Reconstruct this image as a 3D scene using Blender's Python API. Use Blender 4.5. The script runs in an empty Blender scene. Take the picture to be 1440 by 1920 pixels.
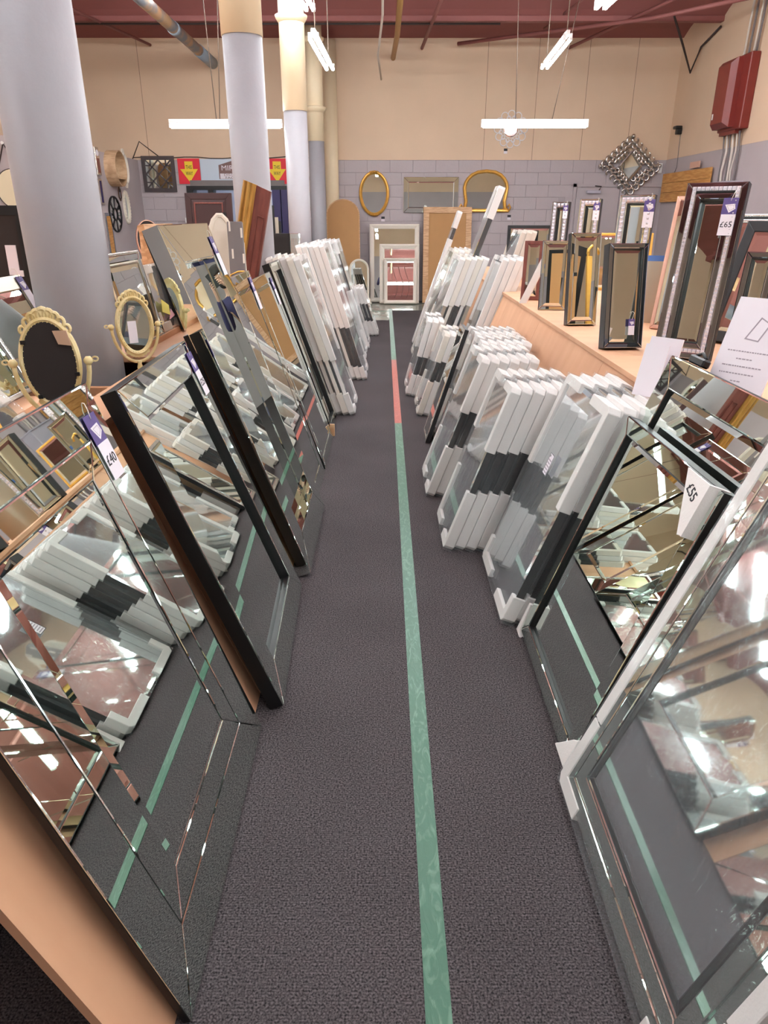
import bpy, bmesh, math, random
from mathutils import Matrix, Vector
random.seed(7)
SC = bpy.context.scene
COL = SC.collection
R = math.radians

# ------------------------------------------------------------------ camera
cam_d = bpy.data.cameras.new('camera')
cam = bpy.data.objects.new('camera', cam_d)
COL.objects.link(cam)
cam.location = (0, 0, 1.65)
cam.rotation_euler = (R(90 - 22.96), 0, 0)
cam_d.sensor_fit = 'VERTICAL'
cam_d.sensor_height = 24.0
cam_d.lens = 24.0 * 1310 / 1920
cam_d.clip_start = 0.02
SC.camera = cam

# ------------------------------------------------------------------ world and exposure
world = bpy.data.worlds.new('world')
SC.world = world
world.use_nodes = True
world.node_tree.nodes['Background'].inputs[0].default_value = (0.5, 0.5, 0.52, 1)
world.node_tree.nodes['Background'].inputs[1].default_value = 0.15
SC.view_settings.view_transform = 'Standard'
SC.view_settings.look = 'None'
SC.view_settings.gamma = 1
SC.view_settings.use_curve_mapping = False
SC.view_settings.exposure = 1.18
TUBE_POWER = 24.0

# ------------------------------------------------------------------ materials
def lin(c):
    return tuple(((x / 255) / 12.92 if x / 255 <= 0.04045 else ((x / 255 + 0.055) / 1.055) ** 2.4) for x in c)

MATS = {}
def new_mat(name):
    m = bpy.data.materials.new(name)
    m.use_nodes = True
    nt = m.node_tree
    b = nt.nodes['Principled BSDF']
    return m, nt, b

def mat(name, rgb, rough=0.6, metal=0.0, noise=0.0, nscale=8.0, bump=0.0, bscale=60.0, spec=0.5, coat=0.0, rgb2=None, stretch=None):
    if name in MATS:
        return MATS[name]
    m, nt, b = new_mat(name)
    c = lin(rgb)
    b.inputs['Base Color'].default_value = (*c, 1)
    b.inputs['Roughness'].default_value = rough
    b.inputs['Metallic'].default_value = metal
    b.inputs['Specular IOR Level'].default_value = spec
    b.inputs['Coat Weight'].default_value = coat
    if noise or bump:
        tc = nt.nodes.new('ShaderNodeTexCoord')
        src = tc.outputs['Object']
        if stretch:
            mp = nt.nodes.new('ShaderNodeMapping')
            mp.inputs['Scale'].default_value = stretch
            nt.links.new(src, mp.inputs['Vector'])
            src = mp.outputs['Vector']
    if noise:
        n = nt.nodes.new('ShaderNodeTexNoise')
        n.inputs['Scale'].default_value = nscale
        n.inputs['Detail'].default_value = 5
        nt.links.new(src, n.inputs['Vector'])
        mx = nt.nodes.new('ShaderNodeMix')
        mx.data_type = 'RGBA'
        c2 = lin(rgb2) if rgb2 else tuple(x * (1 - noise) for x in c)
        c1 = c if rgb2 else tuple(min(1, x * (1 + noise * 0.5)) for x in c)
        mx.inputs[6].default_value = (*c1, 1)
        mx.inputs[7].default_value = (*c2, 1)
        nt.links.new(n.outputs['Fac'], mx.inputs[0])
        if rgb2:
            rp = nt.nodes.new('ShaderNodeValToRGB')
            rp.color_ramp.elements[0].position = 0.5 - 0.5 * (1 - noise) * 0.5
            rp.color_ramp.elements[1].position = 0.5 + 0.5 * (1 - noise) * 0.5
            nt.links.new(n.outputs['Fac'], rp.inputs[0])
            nt.links.new(rp.outputs[0], mx.inputs[0])
        nt.links.new(mx.outputs[2], b.inputs['Base Color'])
    if bump:
        n2 = nt.nodes.new('ShaderNodeTexNoise')
        n2.inputs['Scale'].default_value = bscale
        n2.inputs['Detail'].default_value = 4
        nt.links.new(src, n2.inputs['Vector'])
        bp = nt.nodes.new('ShaderNodeBump')
        bp.inputs['Strength'].default_value = bump
        bp.inputs['Distance'].default_value = 0.01
        nt.links.new(n2.outputs['Fac'], bp.inputs['Height'])
        nt.links.new(bp.outputs[0], b.inputs['Normal'])
    MATS[name] = m
    return m

MIRROR = mat('mirror_glass', (232, 242, 235), 0.0, 1.0)
BEVEL = mat('bevelled_mirror', (228, 240, 232), 0.015, 1.0)
SMOKE = mat('smoked_mirror', (168, 178, 190), 0.02, 1.0)
PACKGLASS = mat('wrapped_mirror_glass', (238, 243, 245), 0.035, 1.0)
GEDGE = mat('glass_edge_green', (120, 158, 142), 0.15, 0.3)
BLACK = mat('black_lacquer', (14, 13, 14), 0.42)
DARKEDGE = mat('dark_frame_edge', (36, 35, 37), 0.35, noise=0.3, nscale=30)
FOAM = mat('white_foam', (232, 226, 221), 0.75, noise=0.05, nscale=25, bump=0.12, bscale=160)
FOAM2 = mat('cream_foam', (229, 219, 206), 0.75, noise=0.06, nscale=25, bump=0.12, bscale=160)
WHITE = mat('white_card', (226, 219, 224), 0.7)
PLY = mat('plywood', (218, 170, 134), 0.55, noise=0.25, nscale=2.2, rgb2=(208, 158, 122), stretch=(1, 3, 1), spec=0.3)
PLYEDGE = mat('plywood_edge', (196, 140, 100), 0.7, noise=0.2, nscale=40)
WOOD = mat('light_wood', (214, 172, 130), 0.55, noise=0.7, nscale=6, rgb2=(190, 145, 102), stretch=(1, 8, 1))
OAK = mat('oak_wood', (201, 167, 132), 0.55, noise=0.7, nscale=6, rgb2=(178, 143, 108), stretch=(6, 1, 1))
MDF = mat('brown_board', (186, 140, 92), 0.8, noise=0.1, nscale=5)
MAHOG = mat('mahogany', (124, 66, 55), 0.45, noise=0.5, nscale=7, rgb2=(108, 54, 46), stretch=(6, 1, 1))
DARKWOOD = mat('dark_brown_wood', (56, 27, 26), 0.5, noise=0.3, nscale=10)
GOLD = mat('gold_leaf', (232, 176, 84), 0.36, 0.6, noise=0.3, nscale=14)
GILT = mat('aged_gilt', (196, 152, 78), 0.45, 0.45, noise=0.5, nscale=5, rgb2=(150, 108, 48), stretch=(10, 1, 1))
SILVER = mat('silver_leaf', (212, 206, 200), 0.25, 0.9, noise=0.3, nscale=20)
CHAMP = mat('champagne_silver', (200, 190, 172), 0.3, 0.8)
ROSE = mat('rose_gold', (206, 160, 140), 0.3, 0.85)
IVORY = mat('ivory_resin', (226, 208, 158), 0.5, noise=0.4, nscale=20, rgb2=(206, 180, 120))
CREAM = mat('cream_paint', (230, 221, 203), 0.5, noise=0.06, nscale=8)
OFFWHITE = mat('off_white_frame', (232, 222, 208), 0.5)
GREYP = mat('grey_paint', (124, 116, 114), 0.6, noise=0.1, nscale=12)
CARD = mat('beige_corner_card', (196, 160, 132), 0.8)
DARKCARD = mat('dark_backing_card', (42, 34, 31), 0.8, noise=0.15, nscale=9)
PURPLE = mat('purple_card', (88, 72, 128), 0.6)
INK = mat('black_ink', (40, 38, 42), 0.7)
GREYINK = mat('grey_ink', (158, 148, 156), 0.7)
STRING = mat('white_string', (228, 222, 210), 0.7)
METALW = mat('white_enamel', (226, 224, 220), 0.4)
IRON = mat('dark_iron', (52, 40, 38), 0.6)
REDBOX = mat('red_oxide_paint', (126, 44, 36), 0.4, noise=0.15, nscale=8)
REDCARD = mat('red_sign', (226, 42, 58), 0.6)
YELLOW = mat('yellow_sign', (240, 206, 50), 0.6)
PALEBLUE = mat('pale_blue_board', (196, 208, 220), 0.5)
LOGOBR = mat('logo_brown', (128, 98, 94), 0.6)
COLGREY = mat('column_grey', (158, 155, 158), 0.5, noise=0.06, nscale=5, bump=0.35, bscale=9)
COLCREAM = mat('column_cream', (238, 219, 184), 0.5, noise=0.06, nscale=5, bump=0.3, bscale=9)
CREAMWALL = mat('cream_wall_paint', (222, 194, 165), 0.75, noise=0.12, nscale=1.2, bump=0.1, bscale=20)
LILAC = mat('lilac_wall_paint', (180, 169, 170), 0.7, noise=0.1, nscale=1.6, bump=0.2, bscale=28)
JOINT = mat('lilac_mortar', (172, 161, 162), 0.85)
JOINTB = mat('board_joint_brown', (136, 104, 86), 0.8)
CEIL = mat('red_ceiling_paint', (146, 88, 83), 0.65, noise=0.12, nscale=1.0, bump=0.1, bscale=12)
PIPEM = mat('peeling_pipe', (214, 176, 132), 0.6, noise=0.6, nscale=3.0, rgb2=(138, 148, 160))
COPPER = mat('old_brass_pipe', (170, 128, 70), 0.4, 0.5)
GREYBOX = mat('grey_metal_box', (178, 174, 184), 0.5)
CABLEW = mat('white_cable', (214, 204, 192), 0.6)
CABLEG = mat('grey_cable', (120, 112, 112), 0.6)
PINEB = mat('pine_board', (212, 158, 92), 0.6, noise=0.6, nscale=4, rgb2=(190, 132, 66), stretch=(1, 8, 1))
NAVY = mat('navy_paint', (52, 42, 92), 0.5)
PALEROOM = mat('pale_room_wall', (196, 200, 222), 0.7)
GREENCAB = mat('blue_tape', (74, 112, 176), 0.5)
YSTICK = mat('yellow_sticker', (226, 214, 96), 0.6)
PSTICK = mat('pink_sticker', (226, 172, 178), 0.6)
CRYSTAL = mat('cut_crystal', (236, 236, 244), 0.12, 0.55)

def emis(name, rgb, s):
    m, nt, b = new_mat(name)
    b.inputs['Base Color'].default_value = (0.9, 0.9, 0.9, 1)
    b.inputs['Emission Color'].default_value = (*rgb, 1)
    b.inputs['Emission Strength'].default_value = s
    return m
TUBE = emis('fluorescent_tube', (0.90, 0.985, 1.04), TUBE_POWER)

def film_mat():
    m, nt, b = new_mat('clear_wrap')
    nt.nodes.remove(b)
    out = nt.nodes['Material Output']
    tr = nt.nodes.new('ShaderNodeBsdfTransparent')
    tr.inputs[0].default_value = (0.97, 0.98, 0.98, 1)
    gl = nt.nodes.new('ShaderNodeBsdfGlossy')
    gl.inputs['Roughness'].default_value = 0.07
    df = nt.nodes.new('ShaderNodeBsdfDiffuse')
    df.inputs[0].default_value = (0.9, 0.91, 0.92, 1)
    lw = nt.nodes.new('ShaderNodeLayerWeight')
    lw.inputs['Blend'].default_value = 0.5
    pw = nt.nodes.new('ShaderNodeMath'); pw.operation = 'POWER'; pw.inputs[1].default_value = 4.0
    fr = nt.nodes.new('ShaderNodeMath'); fr.operation = 'MULTIPLY_ADD'; fr.inputs[1].default_value = 0.40; fr.inputs[2].default_value = 0.05
    nt.links.new(lw.outputs['Facing'], pw.inputs[0]); nt.links.new(pw.outputs[0], fr.inputs[0])
    tc = nt.nodes.new('ShaderNodeTexCoord')
    mp = nt.nodes.new('ShaderNodeMapping')
    mp.inputs['Scale'].default_value = (1.0, 0.45, 1.0)
    n = nt.nodes.new('ShaderNodeTexNoise')
    n.inputs['Scale'].default_value = 16
    n.inputs['Detail'].default_value = 3
    n.inputs['Distortion'].default_value = 1.5
    bp = nt.nodes.new('ShaderNodeBump')
    bp.inputs['Strength'].default_value = 0.14
    bp.inputs['Distance'].default_value = 0.02
    nt.links.new(tc.outputs['Object'], mp.inputs[0])
    nt.links.new(mp.outputs[0], n.inputs['Vector'])
    nt.links.new(n.outputs['Fac'], bp.inputs['Height'])
    nt.links.new(bp.outputs[0], gl.inputs['Normal'])
    nt.links.new(bp.outputs[0], lw.inputs['Normal'])
    m1 = nt.nodes.new('ShaderNodeMixShader')
    m1.inputs[0].default_value = 0.06
    nt.links.new(tr.outputs[0], m1.inputs[1])
    nt.links.new(df.outputs[0], m1.inputs[2])
    m2 = nt.nodes.new('ShaderNodeMixShader')
    nt.links.new(fr.outputs[0], m2.inputs[0])
    nt.links.new(m1.outputs[0], m2.inputs[1])
    nt.links.new(gl.outputs[0], m2.inputs[2])
    nt.links.new(m2.outputs[0], out.inputs[0])
    return m
FILM = film_mat()

def carpet_mat():
    m, nt, b = new_mat('charcoal_rib_carpet')
    tc = nt.nodes.new('ShaderNodeTexCoord')
    n1 = nt.nodes.new('ShaderNodeTexNoise'); n1.inputs['Scale'].default_value = 190; n1.inputs['Detail'].default_value = 3
    n2 = nt.nodes.new('ShaderNodeTexNoise'); n2.inputs['Scale'].default_value = 1.6; n2.inputs['Detail'].default_value = 4
    w = nt.nodes.new('ShaderNodeTexWave'); w.inputs['Scale'].default_value = 42; w.bands_direction = 'Y'; w.inputs['Distortion'].default_value = 1.5
    for k in (n1, n2, w):
        nt.links.new(tc.outputs['Object'], k.inputs['Vector'])
    rp = nt.nodes.new('ShaderNodeValToRGB')
    rp.color_ramp.elements[0].position = 0.32; rp.color_ramp.elements[0].color = (*lin((34, 32, 33)), 1)
    rp.color_ramp.elements[1].position = 0.72; rp.color_ramp.elements[1].color = (*lin((126, 117, 118)), 1)
    nt.links.new(n1.outputs['Fac'], rp.inputs[0])
    mx = nt.nodes.new('ShaderNodeMix'); mx.data_type = 'RGBA'; mx.blend_type = 'MULTIPLY'; mx.inputs[0].default_value = 0.45
    nt.links.new(rp.outputs[0], mx.inputs[6]); nt.links.new(n2.outputs['Fac'], mx.inputs[7])
    mx2 = nt.nodes.new('ShaderNodeMix'); mx2.data_type = 'RGBA'; mx2.blend_type = 'MULTIPLY'; mx2.inputs[0].default_value = 0.25
    nt.links.new(mx.outputs[2], mx2.inputs[6]); nt.links.new(w.outputs['Fac'], mx2.inputs[7])
    nt.links.new(mx2.outputs[2], b.inputs['Base Color'])
    b.inputs['Roughness'].default_value = 0.95
    b.inputs['Specular IOR Level'].default_value = 0.15
    bp = nt.nodes.new('ShaderNodeBump'); bp.inputs['Strength'].default_value = 0.5; bp.inputs['Distance'].default_value = 0.004
    nt.links.new(n1.outputs['Fac'], bp.inputs['Height']); nt.links.new(bp.outputs[0], b.inputs['Normal'])
    return m
CARPET = carpet_mat()

def tape_mat(name, c1, c2):
    m, nt, b = new_mat(name)
    tc = nt.nodes.new('ShaderNodeTexCoord')
    mp = nt.nodes.new('ShaderNodeMapping'); mp.inputs['Scale'].default_value = (3, 1, 1)
    n = nt.nodes.new('ShaderNodeTexNoise'); n.inputs['Scale'].default_value = 11; n.inputs['Detail'].default_value = 6; n.inputs['Distortion'].default_value = 2
    nt.links.new(tc.outputs['Object'], mp.inputs[0]); nt.links.new(mp.outputs[0], n.inputs['Vector'])
    rp = nt.nodes.new('ShaderNodeValToRGB')
    rp.color_ramp.elements[0].position = 0.5; rp.color_ramp.elements[0].color = (*lin(c1), 1)
    rp.color_ramp.elements[1].position = 0.75; rp.color_ramp.elements[1].color = (*lin(c2), 1)
    nt.links.new(n.outputs['Fac'], rp.inputs[0]); nt.links.new(rp.outputs[0], b.inputs['Base Color'])
    b.inputs['Roughness'].default_value = 0.35
    bp = nt.nodes.new('ShaderNodeBump'); bp.inputs['Strength'].default_value = 0.35; bp.inputs['Distance'].default_value = 0.004
    nt.links.new(n.outputs['Fac'], bp.inputs['Height']); nt.links.new(bp.outputs[0], b.inputs['Normal'])
    return m
TAPEG = tape_mat('green_floor_tape', (62, 106, 84), (100, 138, 116))
TAPER = tape_mat('red_floor_tape', (168, 70, 58), (190, 102, 84))
LINO = mat('grey_green_lino', (122, 132, 120), 0.22, noise=0.6, nscale=2.5, rgb2=(140, 138, 126))

# ------------------------------------------------------------------ mesh helpers
class MB:
    def __init__(s):
        s.v = []; s.f = []; s.sm = []
    def add(s, vs, fs, smooth=False):
        o = len(s.v)
        s.v += [tuple(v) for v in vs]
        s.f += [tuple(i + o for i in f) for f in fs]
        s.sm += [smooth] * len(fs)
        return s
    def box(s, lo, hi):
        x0, y0, z0 = lo; x1, y1, z1 = hi
        return s.add([(x0, y0, z0), (x1, y0, z0), (x1, y1, z0), (x0, y1, z0), (x0, y0, z1), (x1, y0, z1), (x1, y1, z1), (x0, y1, z1)],
                     [(0, 3, 2, 1), (4, 5, 6, 7), (0, 1, 5, 4), (1, 2, 6, 5), (2, 3, 7, 6), (3, 0, 4, 7)])
    def prism(s, poly, z0, z1, ch=0.0, chd=None):
        n = len(poly)
        if chd is None: chd = ch
        a = [(x, y, z0) for x, y in poly]
        if ch:
            q = inset(poly, ch)
            vs = a + [(x, y, z1 - chd) for x, y in poly] + [(x, y, z1) for x, y in q]
            fs = [tuple(reversed(range(n))), tuple(range(2 * n, 3 * n))]
            for k in range(2):
                for i in range(n):
                    j = (i + 1) % n
                    fs.append((k * n + i, k * n + j, (k + 1) * n + j, (k + 1) * n + i))
        else:
            vs = a + [(x, y, z1) for x, y in poly]
            fs = [tuple(reversed(range(n))), tuple(range(n, 2 * n))]
            for i in range(n):
                j = (i + 1) % n
                fs.append((i, j, n + j, n + i))
        return s.add(vs, fs)
    def tube(s, path, r, seg=8, closed=False, cap=True):
        path = [Vector(p) for p in path]
        n = len(path); rs = r if isinstance(r, (list, tuple)) else [r] * n
        vs = []; up = None
        for i, p in enumerate(path):
            if closed: d = path[(i + 1) % n] - path[i - 1]
            else: d = path[min(i + 1, n - 1)] - path[max(i - 1, 0)]
            d.normalize()
            if up is None:
                up = Vector((0, 0, 1)) if abs(d.z) < 0.9 else Vector((1, 0, 0))
            a = d.cross(up)
            if a.length < 1e-5: a = d.cross(Vector((0.3, 0.8, 0.5)))
            a.normalize(); b = a.cross(d); up = b
            for k in range(seg):
                t = 2 * math.pi * k / seg
                vs.append(p + (a * math.cos(t) + b * math.sin(t)) * rs[i])
        fs = []
        for i in range(n if closed else n - 1):
            j = (i + 1) % n
            for k in range(seg):
                l = (k + 1) % seg
                fs.append((i * seg + k, i * seg + l, j * seg + l, j * seg + k))
        s.add(vs, fs, True)
        if cap and not closed:
            o = len(s.v) - len(vs)
            s.f.append(tuple(o + k for k in reversed(range(seg)))); s.sm.append(False)
            s.f.append(tuple(o + (n - 1) * seg + k for k in range(seg))); s.sm.append(False)
        return s
    def lathe(s, prof, seg=24, cx=0, cy=0):
        vs = []
        for r, z in prof:
            for k in range(seg):
                t = 2 * math.pi * k / seg
                vs.append((cx + r * math.cos(t), cy + r * math.sin(t), z))
        fs = []
        for i in range(len(prof) - 1):
            for k in range(seg):
                l = (k + 1) % seg
                fs.append((i * seg + k, i * seg + l, (i + 1) * seg + l, (i + 1) * seg + k))
        s.add(vs, fs, True)
        o = len(s.v) - len(vs)
        s.f.append(tuple(o + k for k in reversed(range(seg)))); s.sm.append(False)
        s.f.append(tuple(o + (len(prof) - 1) * seg + k for k in range(seg))); s.sm.append(False)
        return s
    def ring(s, outline, prof):
        """sweep a cross profile [(inset, height)] round a closed outline"""
        n = len(outline); rings = []
        for d, z in prof:
            rings.append([(x, y, z) for x, y in inset(outline, d)])
        vs = [v for r_ in rings for v in r_]
        m = len(prof); fs = []
        for k in range(m):
            l = (k + 1) % m
            for i in range(n):
                j = (i + 1) % n
                fs.append((k * n + i, k * n + j, l * n + j, l * n + i))
        return s.add(vs, fs, False)
    def mesh(s, name):
        me = bpy.data.meshes.new(name)
        me.from_pydata(s.v, [], s.f)
        me.polygons.foreach_set('use_smooth', s.sm)
        me.update()
        bm = bmesh.new(); bm.from_mesh(me)
        bmesh.ops.recalc_face_normals(bm, faces=bm.faces)
        bm.to_mesh(me); bm.free()
        return me
    def build(s, name, m, parent=None, bevel=0):
        me = s.mesh(name)
        if bevel: bevel_mesh(me, bevel)
        return link(name, me, m, parent)

def bevel_mesh(me, w, seg=1):
    bm = bmesh.new(); bm.from_mesh(me)
    bmesh.ops.bevel(bm, geom=list(bm.edges), offset=w, segments=seg, affect='EDGES', profile=0.5)
    bm.to_mesh(me); bm.free()

def inset(poly, d):
    if d == 0: return list(poly)
    n = len(poly); out = []
    area = sum(poly[i][0] * poly[(i + 1) % n][1] - poly[(i + 1) % n][0] * poly[i][1] for i in range(n))
    sg = 1 if area > 0 else -1
    for i in range(n):
        p0, p1, p2 = poly[i - 1], poly[i], poly[(i + 1) % n]
        e1 = Vector((p1[0] - p0[0], p1[1] - p0[1])); e2 = Vector((p2[0] - p1[0], p2[1] - p1[1]))
        e1.normalize(); e2.normalize()
        n1 = Vector((-e1.y, e1.x)) * sg; n2 = Vector((-e2.y, e2.x)) * sg
        b = n1 + n2
        k = 1 + n1.dot(n2)
        b = b / max(k, 0.3)
        out.append((p1[0] + b.x * d, p1[1] + b.y * d))
    return out

def link(name, me, m, parent=None):
    o = bpy.data.objects.new(name, me)
    COL.objects.link(o)
    if m is not None and not me.materials:
        me.materials.append(m)
    if parent is not None:
        o.parent = parent
    return o

def tag(o, label, cat, group=None):
    o['label'] = label; o['category'] = cat
    if group: o['group'] = group
    return o

def thing(name, label, cat, loc=(0, 0, 0), h=None, lean=0, group=None, rotz=0):
    o = bpy.data.objects.new(name, None)
    COL.objects.link(o)
    o.empty_display_size = 0.1
    tag(o, label, cat, group)
    if h is None:
        o.matrix_world = Matrix.Translation(loc) @ Matrix.Rotation(rotz, 4, 'Z')
    else:
        o.matrix_world = frame(loc, h, lean)
    return o

def frame(loc, h, lean):
    h = Vector((h[0], h[1], 0)).normalized(); z = Vector((0, 0, 1)); a = R(lean)
    N = h * math.cos(a) + z * math.sin(a); V = z * math.cos(a) - h * math.sin(a); U = z.cross(h)
    return Matrix(((U.x, V.x, N.x, loc[0]), (U.y, V.y, N.y, loc[1]), (U.z, V.z, N.z, loc[2]), (0, 0, 0, 1)))

def struct(o, label=None):
    o['kind'] = 'structure'
    if label: o['label'] = label
    return o

def rect(x0, y0, x1, y1):
    return [(x0, y0), (x1, y0), (x1, y1), (x0, y1)]

def ellipse(cx, cy, a, b, n=40, t0=0):
    return [(cx + a * math.cos(t0 + 2 * math.pi * k / n), cy + b * math.sin(t0 + 2 * math.pi * k / n)) for k in range(n)]

def arch(x0, y0, x1, y1, n=18, rise=None):
    """rectangle with a round top"""
    cx = (x0 + x1) / 2; a = (x1 - x0) / 2; rise = a if rise is None else rise
    return [(x0, y0), (x1, y0)] + [(cx + a * math.cos(math.pi * k / n), y1 - rise + rise * math.sin(math.pi * k / n)) for k in range(n + 1)]

def text(name, body, size, m, parent, loc, rot=0, sx=1.0, depth=0.0008):
    cu = bpy.data.curves.new(name, 'FONT')
    cu.body = body; cu.size = size; cu.align_x = 'CENTER'; cu.align_y = 'CENTER'; cu.extrude = depth
    cu.resolution_u = 2
    tmp = bpy.data.objects.new('tmp', cu); COL.objects.link(tmp)
    dg = bpy.context.evaluated_depsgraph_get()
    me = bpy.data.meshes.new_from_object(tmp.evaluated_get(dg))
    bpy.data.objects.remove(tmp); bpy.data.curves.remove(cu)
    me.name = name
    me.transform(Matrix.Translation(loc) @ Matrix.Rotation(rot, 4, 'Z') @ Matrix.Diagonal((sx, 1, 1, 1)))
    me.materials.clear()
    return link(name, me, m, parent)

ORD = ['outermost', 'second', 'third', 'fourth', 'fifth', 'sixth', 'seventh', 'eighth', 'ninth']
def ordn(i, n):
    if i == 0: return 'outermost'
    if i == n - 1: return 'innermost'
    return ORD[i] + ' from aisle'

# ================================================================== THE SETTING
XL, XR, YB, YR, ZC, ZS = -6.0, 5.54, 15.3, -4.5, 4.62, 2.66
PX = -4.83          # low partition on the left
# floor and carpets
fl = MB().box((XL - .3, YR - .3, -0.12), (XR + .3, 19.5, -0.008)).build('floor', LINO); struct(fl, 'grey green lino floor at the far end')
fc = MB().box((-4.7, YR, -0.008), (0.095, 12.35, 0.0)).build('carpet_strip', CARPET, fl)
fc2 = MB().box((0.095, YR, -0.008), (5.4, 13.7, 0.0)).build('carpet_strip', CARPET, fl)
# tape over the seam: separate lengths
for y0, y1, m, w in ((-1.0, 5.86, TAPEG, .03), (5.86, 8.75, TAPER, .03), (8.75, 13.9, TAPEG, .031)):
    o = MB().box((0.1225 - w, y0, 0.0), (0.1225 + w, y1, 0.0022)).build('floor_tape', m)
    lab = {-1.0: 'long green floor tape on charcoal carpet in the foreground', 5.86: 'red length of floor tape on charcoal carpet', 8.75: 'far green length of floor tape near the lino'}[y0]
    tag(o, lab, 'tape', 'tape lengths along the aisle')
o = MB().box((-0.42, 13.62, -0.008), (0.12, 13.69, -0.006)).build('floor_tape', TAPEG); tag(o, 'short green cross tape on the lino by the back wall', 'tape', 'tape lengths along the aisle')

# back wall : block lower part, boarded cream upper part, doorway
DX0, DX1, DZ = -3.86, -1.95, 2.2
b = MB()
b.box((XL - .2, YB + .01, 0), (DX0, YB + .25, 5.2)); b.box((DX1, YB + .01, 0), (XR + .2, YB + .25, 5.2)); b.box((DX0, YB + .01, DZ), (DX1, YB + .25, 5.2))
wb = b.build('wall_back', JOINT); struct(wb, 'back wall, lilac painted blocks below cream boards')
seams = [XL, -4.59, -1.45, 1.94, 2.89, 3.83, 4.73, XR]
for i in range(len(seams) - 1):
    MB().box((seams[i] + .004, YB - .012, ZS), (seams[i + 1] - .004, YB + .01, 5.2)).build('panel', CREAMWALL, wb)
for x in seams[1:-1]:
    if x != -1.45: MB().box((x - .004, YB - .0125, ZS), (x + .004, YB - .005, 5.1)).build('board_joint', JOINTB, wb)
blk = MB().prism(rect(0.0015, 0.0015, .4485, .2202), 0, .012, .003).mesh('block'); blk.materials.append(LILAC)
half = MB().prism(rect(0.0015, 0.0015, .2235, .2202), 0, .012, .003).mesh('half_block'); half.materials.append(LILAC)
for r_ in range(12):
    z = r_ * .2217
    x = PX + (0 if r_ % 2 else .225)
    if r_ % 2 == 0:
        if True:
            o = link('block', half, None, wb); o.matrix_local = frame((PX, YB + .01, z), (0, -1), 0)
    while x < XR - .2:
        inside = (x + .45 > DX0 and x < DX1 and z < DZ - .1) or (x > 3.4 and z < 2.0)
        if not inside and z > .4:
            o = link('block', blk, None, wb); o.matrix_local = frame((x, YB + .01, z), (0, -1), 0)
        x += .45
# plain painted wall at the foot and by the door
for x0, x1, z1 in ((PX, DX0, .44), (DX1, 3.6, .44), (3.62, XR, 2.19)):
    MB().box((x0, YB - .001, 0), (x1, YB + .01, z1)).build('lower_wall_face', LILAC, wb)
# right wall
wr = MB().box((XR, YR - .2, 0), (XR + .2, YB + .2, ZS)).build('wall_right', LILAC); struct(wr, 'right side wall, lilac below cream')
MB().box((XR - .004, 7.0, ZS), (XR + .2, YB + .2, 5.3)).build('upper_wall', CREAMWALL, wr)
MB().box((XR - .004, YR, ZS), (XR + .2, 6.99, 5.3)).build('upper_wall', CREAMWALL, wr)
# left wall, partition, rear wall
wl = MB().box((XL - .2, YR - .2, 0), (XL, YB + .2, 5.3)).build('wall_left', CREAMWALL); struct(wl, 'cream left side wall above the partition')
wp = MB().box((PX - .1, 10.3, 0), (PX, YB, 2.66)).build('wall_partition', LILAC); struct(wp, 'low lilac partition hung with small mirrors')
MB().box((-6.0, 10.3, 0), (PX - .1, 10.4, 2.62)).build('return_panel', LILAC, wp)
wq = MB().box((XL - .2, YR - .2, 0), (XR + .2, YR, ZS)).build('wall_rear', LILAC); struct(wq, 'rear wall behind the viewpoint')
MB().box((XL - .2, YR - .2, ZS), (XR + .2, YR + .004, 5.3)).build('upper_wall', CREAMWALL, wq)

# shallow vaulted ceiling
beams = [15.4 - 1.75 * k for k in range(13)]
vs, fs = [], []
SEG = 10
ys = []
for k in range(len(beams) - 1):
    a, c = beams[k], beams[k + 1]
    for i in range(SEG):
        t = i / SEG
        ys.append((a + (c - a) * t, ZC + .25 * (1 - (2 * t - 1) ** 2)))
ys.append((beams[-1], ZC))
n = len(ys)
for x in (XL - .2, XR + .2):
    for y, z in ys: vs.append((x, y, z))
for x in (XL - .2, XR + .2):
    for y, z in ys: vs.append((x, y, z + .12))
for i in range(n - 1):
    fs.append((i, i + 1, n + i + 1, n + i)); fs.append((2 * n + i, 3 * n + i, 3 * n + i + 1, 2 * n + i + 1))
cb = MB(); cb.add(vs, fs, False)
ce = cb.build('ceiling', CEIL); struct(ce, 'red painted ceiling of shallow vaults')
for y in beams[1:]:
    MB().box((XL, y - .07, ZC - .05), (XR, y + .07, ZC + .03)).build('beam', CEIL, ce, .006)

# room beyond the doorway
rb = MB().box((-5.2, 18.6, 0), (-.4, 18.75, 3)).build('wall_beyond', PALEROOM); struct(rb, 'pale wall of the room beyond the doorway')
for x0, x1 in ((-5.2, -5.1), (-.5, -.4)):
    MB().box((x0, 15.55, 0), (x1, 18.6, 3)).build('side_wall', PALEROOM, rb)
MB().box((-5.2, 15.55, 2.7), (-.4, 18.75, 2.8)).build('room_ceiling', METALW, rb)
d1 = MB().box((DX0 - .06, YB - .03, 0), (DX0 + .07, YB + .26, DZ)).build('door_1', BLACK); struct(d1, 'black framed doorway to the next room')
MB().box((DX1 - .1, YB - .03, 0), (DX1 + .02, YB + .26, DZ)).build('door_post', NAVY, d1)
MB().box((DX1 - .28, YB - .02, 0), (DX1 - .12, YB + .26, DZ - .06)).build('door_post', NAVY, d1)
MB().box((DX0 + .36, YB - .02, 0), (DX0 + .46, YB + .26, DZ)).build('door_post', BLACK, d1)
MB().box((DX0 - .06, YB - .031, DZ - .07), (DX1 + .02, YB + .26, DZ)).build('door_head', BLACK, d1)
MB().box((DX0 + .02, YB - .028, DZ), (DX1 - .02, YB, DZ + .1)).build('grey_header', GREYP, d1)
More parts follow.
